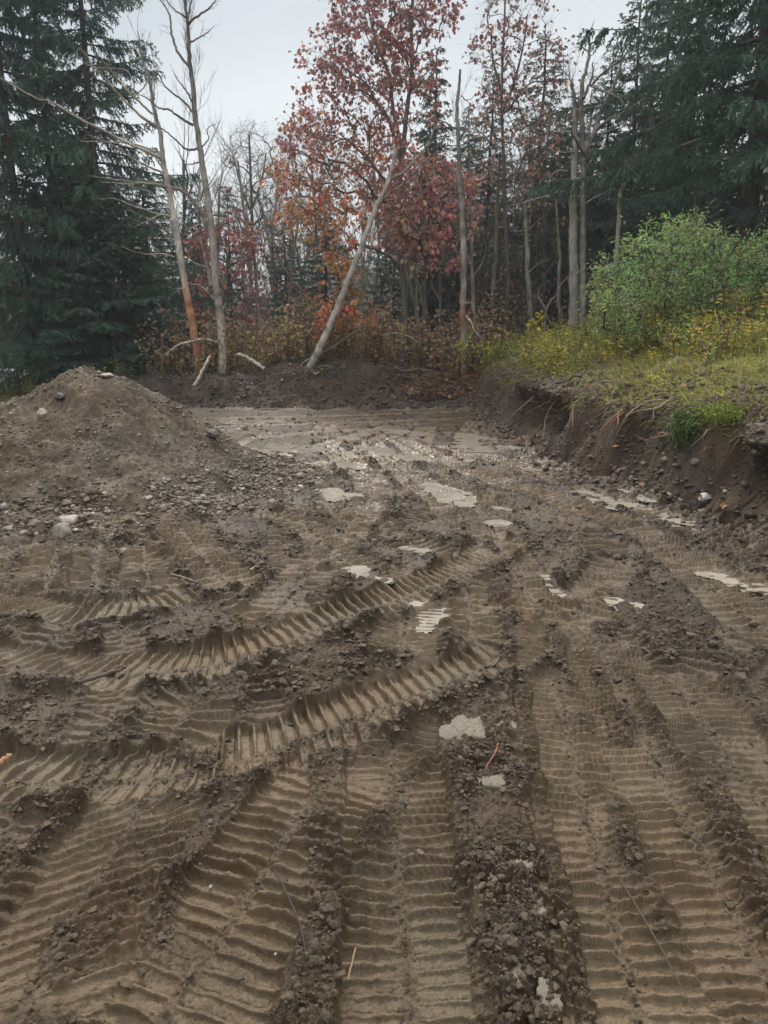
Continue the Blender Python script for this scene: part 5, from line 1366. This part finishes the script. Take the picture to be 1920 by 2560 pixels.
weeds('undergrowth', 'yellow olive low brush left of the leaning trunk', 'undergrowth',
      scatter(420, -3.9, -.2, 17.6, 21), .4, 1.3, 20, .06, [(.42, .38, .12), (.32, .32, .12), (.44, .30, .13)], 'ell', np.array([.12, .09, .07]), M_leaf)
weeds('undergrowth', 'dull brown brush between the trunks right of centre', 'undergrowth',
      scatter(500, .5, 6.5, 18.2, 25), .5, 1.6, 14, .08, [(.28, .17, .12), (.24, .21, .11), (.22, .23, .10)], 'oak', np.array([.08, .07, .06]), M_leaf)
weeds('undergrowth', 'yellow green brush under the left spruces', 'undergrowth',
      scatter(800, -13, -4.6, 17, 27, lambda x, y: pn(x, y, 1.2, 6) > -.2), .25, .8, 18, .06, [(.22, .24, .06), (.34, .30, .06), (.14, .16, .05)], 'ell', np.array([.08, .07, .05]), M_grass)

def blades(name, label, n, cond, box, L, pal, flat=.3):
    xs, ys = [], []
    P_ = []
    while len(P_) < n:
        m = 4000; x = rng.uniform(box[0], box[1], m); y = rng.uniform(box[2], box[3], m)
        ok = cond(x, y); P_ += list(zip(x[ok], y[ok]))
    P_ = np.array(P_[:n]); x = P_[:, 0]; y = P_[:, 1]; z = macro(x, y)
    d = rng.normal(0, 1, (n, 3)); d[:, 2] = flat+np.abs(rng.normal(0, .5, n)); d /= np.linalg.norm(d, axis=1)[:, None]
    l = L*np.exp(rng.normal(0, .35, n)); s = np.cross(d, rdirs(n)); s /= np.linalg.norm(s, axis=1)[:, None]
    w = .0035*np.ones((n, 1)); p0 = np.stack([x, y, z-.01], 1); p1 = p0+d*l[:, None]*.55; p2 = p0+d*l[:, None]; p2[:, 2] -= l*.25*rng.random(n)
    V = np.stack([p0-s*w, p0+s*w, p1+s*w, p1-s*w, p2], 1)
    b = np.arange(n)[:, None]*5
    F4 = b+np.array([[0, 1, 2, 3]]); F3 = b+np.array([[3, 2, 4]])
    c = np.array(pal)[rng.integers(0, len(pal), n)]*np.exp(rng.normal(0, .25, (n, 1)))
    link(name, np_mesh(name, V.reshape(-1, 3), [F4, F3], np.repeat(c, 5, axis=0), smooth=False), M_grass, kind='stuff', label=label, category='grass')
def c_bank(x, y):
    e_ = x-toe_x(y); g = fbm(x, y, 1.0, 3, 31)
    return (e_ > .42+.55*perlin(x*.7+1, y*1.1)) & (macro(x, y) > .66) & (rng.random(len(x)) < np.clip(.60+1.2*g+.25*(e_-.8), .03, 1)) & (np.arctan2(x, y) < .62)
blades('grass', 'short yellow green grass on the right bank', 120000, c_bank, (2.2, 12, 4.5, 18), .12,
       [(.38, .40, .06), (.27, .34, .06), (.50, .46, .08), (.36, .27, .09), (.24, .17, .08)], .25)
blades('grass', 'bright matted grass by the right edge', 9000, lambda x, y: (x-toe_x(y) > 1.7) & (fbm(x, y, .7, 2, 44) > .0), (3.6, 8.5, 6.0, 11), .12, [(.24, .34, .05), (.32, .38, .06), (.30, .26, .09)], .2)
blades('grass', 'rough grass beyond the dirt pile at the left', 12000, lambda x, y: (fbm(x, y, 1.0, 2, 45) > -.25), (-12.5, -5.6, 12.5, 21), .12, [(.18, .22, .06), (.25, .22, .08), (.14, .16, .05)], .4)
blades('dead_grass', 'straw and root litter strewn over the bank rim', 9000, lambda x, y: (x-toe_x(y) > .35) & (x-toe_x(y) < 1.8), (2.2, 6, 4.8, 15.5), .13, [(.22, .16, .10), (.14, .09, .06), (.28, .22, .13)], -.15)
A = Acc(); W_ = []
for _ in range(5200):
    y = random.uniform(5, 15); x0 = float(toe_x(y)); 
    x = x0 + random.uniform(.15, 1.0); z = macro1(x, y)
    if z < .62 or z > 1.0: continue
    L = random.uniform(.05, .22); d = np.array([random.gauss(-.5, .3), random.gauss(-.1, .3), random.gauss(-.5, .3)]); q = np.array([x-.03, y, z+.02])
    W_.append(_); A.tube(catmull(np.array([q, q+d*L*.5+[0, 0, .02], q+d*L]), 2), np.linspace(.0045, .0012, 5), np.array(random.choice([(.14,.10,.06),(.30,.32,.07),(.20,.15,.09),(.10,.07,.045),(.22,.24,.07)]))*random.uniform(.6, 1.4), 3)
link('sod_fringe', A.mesh('sod_fringe'), M_root, kind='stuff', label='torn sod and rootlets fringing the rim of the bank', category='sod fringe')
# moss tuft
p = S(*r6((1215, 600))); pos = p + rng.normal(0, 1, (2600, 3))*[.11, .10, .05]; 
A = Acc(); place_leaves(A, pos, rng.normal(0, .6, (2600, 3))+[0, 0, .6], rdirs(2600), np.full(2600, .035), ELL, ELLF, np.array([.20, .25, .04])*np.exp(rng.normal(0, .25, (2600, 1))))
o = link('moss_tuft', A.mesh('moss_tuft', p, smooth=False), M_grass, label='bright green mossy tuft on the right bank above the dark cavity', category='moss'); o.location = p
p = S(*r6((830, 720))); pos = p + rng.normal(0, 1, (1800, 3))*[.10, .10, .09]
A = Acc(); place_leaves(A, pos, rng.normal(0, .5, (1800, 3))+[0, 0, -.6], rdirs(1800), np.full(1800, .06), ELL, ELLF, np.array([.08, .12, .03])*np.exp(rng.normal(0, .3, (1800, 1))))
o = link('grass_tuft', A.mesh('grass_tuft', p, smooth=False), M_grass, label='dark green sod tuft hanging over the bank left of the moss', category='grass tuft'); o.location = p

def litter(name, label, pts_fn, n, size, pal, lift=.02):
    xy = pts_fn(n); z = macro(xy[:, 0], xy[:, 1])+lift+rng.random(n)*.04
    A = Acc(); d = rng.normal(0, 1, (n, 3)); d[:, 2] *= .25; nr = rng.normal(0, .45, (n, 3))+[0, 0, 1]
    place_leaves(A, np.stack([xy[:, 0], xy[:, 1], z], 1), d, nr, size*rng.uniform(.6, 1.3, n), OAK, OAKF, np.array(pal)[rng.integers(0, len(pal), n)]*np.exp(rng.normal(0, .25, (n, 1))))
    link(name, A.mesh(name, smooth=False), M_leaf, kind='stuff', label=label, category='fallen leaves')
PALB = [(.34, .16, .07), (.42, .22, .09), (.26, .12, .06), (.20, .09, .06)]
def hollow(n):
    c = P(950, 832, 17.0); return np.stack([c[0]+rng.normal(0, .65, n), rng.uniform(16.3, 18.6, n)], 1)
litter('leaf_litter', 'brown fallen leaves in the hollow at the right end of the far berm', hollow, 900, .10, PALB, .05)
litter('leaf_litter', 'few fallen leaves scattered on the dark berm', lambda n: np.stack([rng.uniform(-5, 1, n), rng.uniform(16.2, 18.5, n)], 1), 120, .08, PALB+[(.5, .42, .3)], .08)
litter('leaf_litter', 'fallen leaves over the forest floor', lambda n: np.stack([rng.uniform(-14, 9, n), rng.uniform(18.3, 30, n)], 1), 9000, .11, PALB, .04)
litter('leaf_litter', 'few fallen leaves on the right bank', lambda n: np.stack([rng.uniform(2.3, 5.5, n), rng.uniform(6, 15, n)], 1), 110, .06, PALB+[(.5, .42, .3)], .09)
# brushwood on the berm
A = Acc()
for _ in range(420):
    if _ < 170: x, y = random.gauss(1.1, .6), random.uniform(16.5, 18.2)
    else: x, y = random.uniform(-5.5, 2.5), random.uniform(16.3, 19.5)
    z = macro1(x, y)+random.uniform(.0, .10); L = random.uniform(.15, .8); a = random.uniform(0, 6.28); e_ = random.gauss(.15, .35)
    q = np.array([x, y, z]); d = np.array([math.cos(a)*math.cos(e_), math.sin(a)*math.cos(e_)*.5, math.sin(e_)])
    A.tube(catmull(np.array([q, q+d*L*.5+rng.normal(0, .03, 3), q+d*L]), 2), np.linspace(.007, .002, 5)*random.uniform(.5, 1.4), np.array([.12, .09, .07])*random.uniform(.6, 2.0), 3)
link('brushwood', A.mesh('brushwood'), M_root, kind='stuff', label='small sticks and torn rootlets strewn on the far berm', category='brushwood')

# ------------------------------------------------------------------ woods behind
def bare_mesh(H, seed, twl=.5, levels=3):
    rs = random.Random(seed); A = Acc()
    def grow(p, d, L, r, lv):
        n = 5; pts = [p]; q = p.copy(); v = d.copy()
        for i in range(n):
            v = unit(v+np.array([rs.gauss(0, .10), rs.gauss(0, .10), .05])); q = q+v*L/n; pts.append(q)
        pts = np.array(pts); A.tube(pts, np.linspace(r, r*.45, n+1), np.array([.30, .28, .25]), 7 if lv == 0 else 3)
        if lv >= levels: return
        nb = [15, 7, 5][min(lv, 2)]
        for i in range(nb):
            t = rs.uniform(.3 if lv == 0 else .2, 1); k = t*n; a = int(min(k, n-1)); b = pts[a]+(pts[a+1]-pts[a])*(k-a)
            w = unit(v*.8+np.array([rs.gauss(0, .6), rs.gauss(0, .6), .35])); grow(b, w, L*rs.uniform(.28, .5)*(1.2-.5*t), r*(1-.55*t)*.42, lv+1)
    grow(np.array([0, 0, -.2]), np.array([0, 0, 1.]), H, .011*H+.01, 0)
    return A.mesh('bare_tree', smooth=True)
BM = [bare_mesh(8, 1), bare_mesh(8, 2), bare_mesh(8, 4)]
brs = random.Random(5)
for i in range(120):
    Yd = brs.uniform(23.5, 44); x = brs.uniform(-.60, .60)*Yd
    t = thing('bare_tree', 'bare grey tree in the woods far behind the berm', 'tree', (x, Yd, macro1(x, Yd)-.1), 'bare trees of the woods behind')
    s = brs.uniform(.65, 1.05); t.scale = (s, s, s); t.rotation_euler = (0, 0, brs.uniform(0, 6.28))
    link('trunk', BM[i % 3], M_bark, t)
for i in range(30):
    Yd = brs.uniform(30, 52); x = brs.uniform(-.62, .62)*Yd
    if -.25 < x/Yd < -.05: continue
    spruce(1 + i % 2, 0, Yd, brs.uniform(6, 9), brs.uniform(1.6, 2.4), 'dark spruce in the woods far behind the berm', 'spruces of the woods behind', brs.uniform(0, 6), x=x)
# dense far wood closing the view
A = Acc()
n = 52000; th_ = rng.uniform(-.75, .75, n); rad_ = rng.uniform(54, 66, n); x = rad_*np.sin(th_); y = rad_*np.cos(th_)
top = 6.0 + 3.0*fbm(x, y, 9, 3, 50) + 2.2*sstep((th_-.08)/.2) - 1.5*np.exp(-((th_+.17)/.06)**2)
z = macro(x, y) + rng.random(n)**.8*np.clip(top, 1.5, 9)
pal = np.array([(.14, .17, .14), (.18, .165, .145), (.22, .16, .12), (.17, .19, .15)])
place_leaves(A, np.stack([x, y, z], 1), rng.normal(0, 1, (n, 3))+[0, 0, -.3], rdirs(n), rng.uniform(.3, .7, n), ELL*[1, 1.6, 1], ELLF, pal[rng.integers(0, 4, n)])
link('distant_wood', A.mesh('distant_wood', smooth=False), M_leaf, kind='stuff', label='dim far wood behind all the trees', category='distant wood')

# ------------------------------------------------------------------ white car glimpsed through the spruce
def simple_mat(name, col, rough=.4, metal=0.0, coat=0.0):
    m, nt, b, out = new_mat(name); v = geo_vec(nt); n = noise_n(nt, 3, 4, .6, v)
    r = ramp_n(nt, n.outputs['Fac'], [(0.3, tuple(c*.85 for c in col)), (0.7, tuple(min(1, c*1.1) for c in col))])
    nt.links.new(r.outputs[0], b.inputs['Base Color']); b.inputs['Roughness'].default_value = rough; b.inputs['Metallic'].default_value = metal
    b.inputs['Coat Weight'].default_value = coat; return m
def car():
    import bmesh
    px = P(25, 830, 31)[0]; gz = macro1(px, 31)
    t = thing('parked_car', 'white parked car glimpsed through the boughs behind the dirt pile', 'car', (px-.2, 31, gz))
    t.rotation_euler = (0, 0, R(8))
    Mw = simple_mat('white_paint', (.8, .8, .8), .3, 0, .6); Mg = simple_mat('car_glass', (.03, .035, .04), .08); Mt = simple_mat('tyre_rubber', (.02, .02, .02), .8)
    Mr = simple_mat('wheel_metal', (.5, .5, .5), .35, .9); Ml = simple_mat('tail_lamp', (.45, .02, .02), .2)
    def loft(secs, name, mat, par):
        V = []; k = len(secs[0])
        for s in secs: V += s
        F = []
        for i in range(len(secs)-1):
            for j in range(k): F.append([i*k+j, i*k+(j+1) % k, (i+1)*k+(j+1) % k, (i+1)*k+j])
        me = bpy.data.meshes.new(name); me.from_pydata(V, [], F+[list(range(k))[::-1], list(range((len(secs)-1)*k, len(secs)*k))]); me.update()
        bm = bmesh.new(); bm.from_mesh(me); bmesh.ops.recalc_face_normals(bm, faces=bm.faces)
        bmesh.ops.bevel(bm, geom=[e for e in bm.edges], offset=.03, segments=2, affect='EDGES'); bm.to_mesh(me); bm.free()
        for f in me.polygons: f.use_smooth = True
        return link(name, me, mat, par)
    def sec(x, z0, z1, w, w2): return [(x, -w, z0), (x, w, z0), (x, w, (z0+z1)/2), (x, w2, z1), (x, -w2, z1), (x, -w, (z0+z1)/2)]
    body = loft([sec(-2.2, .35, .75, .78, .74), sec(-1.9, .25, .92, .88, .82), sec(0, .22, .98, .90, .84), sec(1.2, .22, .95, .90, .84), sec(2.0, .28, .80, .86, .78), sec(2.2, .4, .65, .75, .7)], 'body', Mw, t)
    loft([sec(-1.75, .93, .98, .80, .78), sec(-1.25, .93, 1.42, .80, .62), sec(.3, .93, 1.46, .80, .62), sec(1.05, .93, .98, .80, .78)], 'window', Mg, t)
    loft([sec(-1.25, 1.41, 1.46, .66, .60), sec(.25, 1.45, 1.50, .66, .60)], 'roof', Mw, t)
    for sx in (-1.35, 1.35):
        for sy in (-.84, .84):
            bm = bmesh.new(); bmesh.ops.create_cone(bm, cap_ends=True, segments=28, radius1=.33, radius2=.33, depth=.22)
            bmesh.ops.bevel(bm, geom=[e for e in bm.edges], offset=.02, segments=2, affect='EDGES')
            me = bpy.data.meshes.new('wheel'); bm.to_mesh(me); bm.free(); w = link('wheel', me, Mt, t); w.location = (sx, sy, .33); w.rotation_euler = (R(90), 0, 0)
            bm = bmesh.new(); bmesh.ops.create_cone(bm, cap_ends=True, segments=20, radius1=.19, radius2=.17, depth=.25)
            me = bpy.data.meshes.new('rim'); bm.to_mesh(me); bm.free(); link('rim', me, Mr, w)
    for sy in (-.66, .66):
        bm = bmesh.new(); bmesh.ops.create_cube(bm, size=1); bmesh.ops.scale(bm, vec=(.08, .2, .14), verts=bm.verts)
        bmesh.ops.bevel(bm, geom=[e for e in bm.edges], offset=.02, segments=2, affect='EDGES')
        me = bpy.data.meshes.new('tail_light'); bm.to_mesh(me); bm.free(); l = link('tail_light', me, Ml, t); l.location = (-2.15, sy, .68)
car()

# ------------------------------------------------------------------ added thin volume, lightens the far trees in place of lens glare
hm = bpy.data.materials.new('glare_veil'); hm.use_nodes = True; hn = hm.node_tree; hn.nodes.clear()
ho = hn.nodes.new('ShaderNodeOutputMaterial'); pv = hn.nodes.new('ShaderNodeVolumePrincipled')
pv.inputs['Color'].default_value = (0.93, 0.96, 1.0, 1); pv.inputs['Density'].default_value = 0.0014
pv.inputs['Anisotropy'].default_value = 0.2
hn.links.new(pv.outputs[0], ho.inputs['Volume'])
zmin = float(AV[gr < 75][:, 2].min()) - 1.0
bx0, bx1, by0, by1, bz1 = -720, 720, -720, 720, 24.0
zmin = float(AV[:, 2].min()) - 1.0
V = [(x, y, z) for z in (zmin, bz1) for x, y in ((bx0, by0), (bx1, by0), (bx1, by1), (bx0, by1))]
hme = bpy.data.meshes.new('glare_haze'); hme.from_pydata(V, [], [(3, 2, 1, 0), (4, 5, 6, 7), (0, 1, 5, 4), (1, 2, 6, 5), (2, 3, 7, 6), (3, 0, 4, 7)]); hme.update()
link('glare_haze', hme, hm, kind='stuff', label='thin added veil over the trees, standing in for lens glare', category='glare_haze')
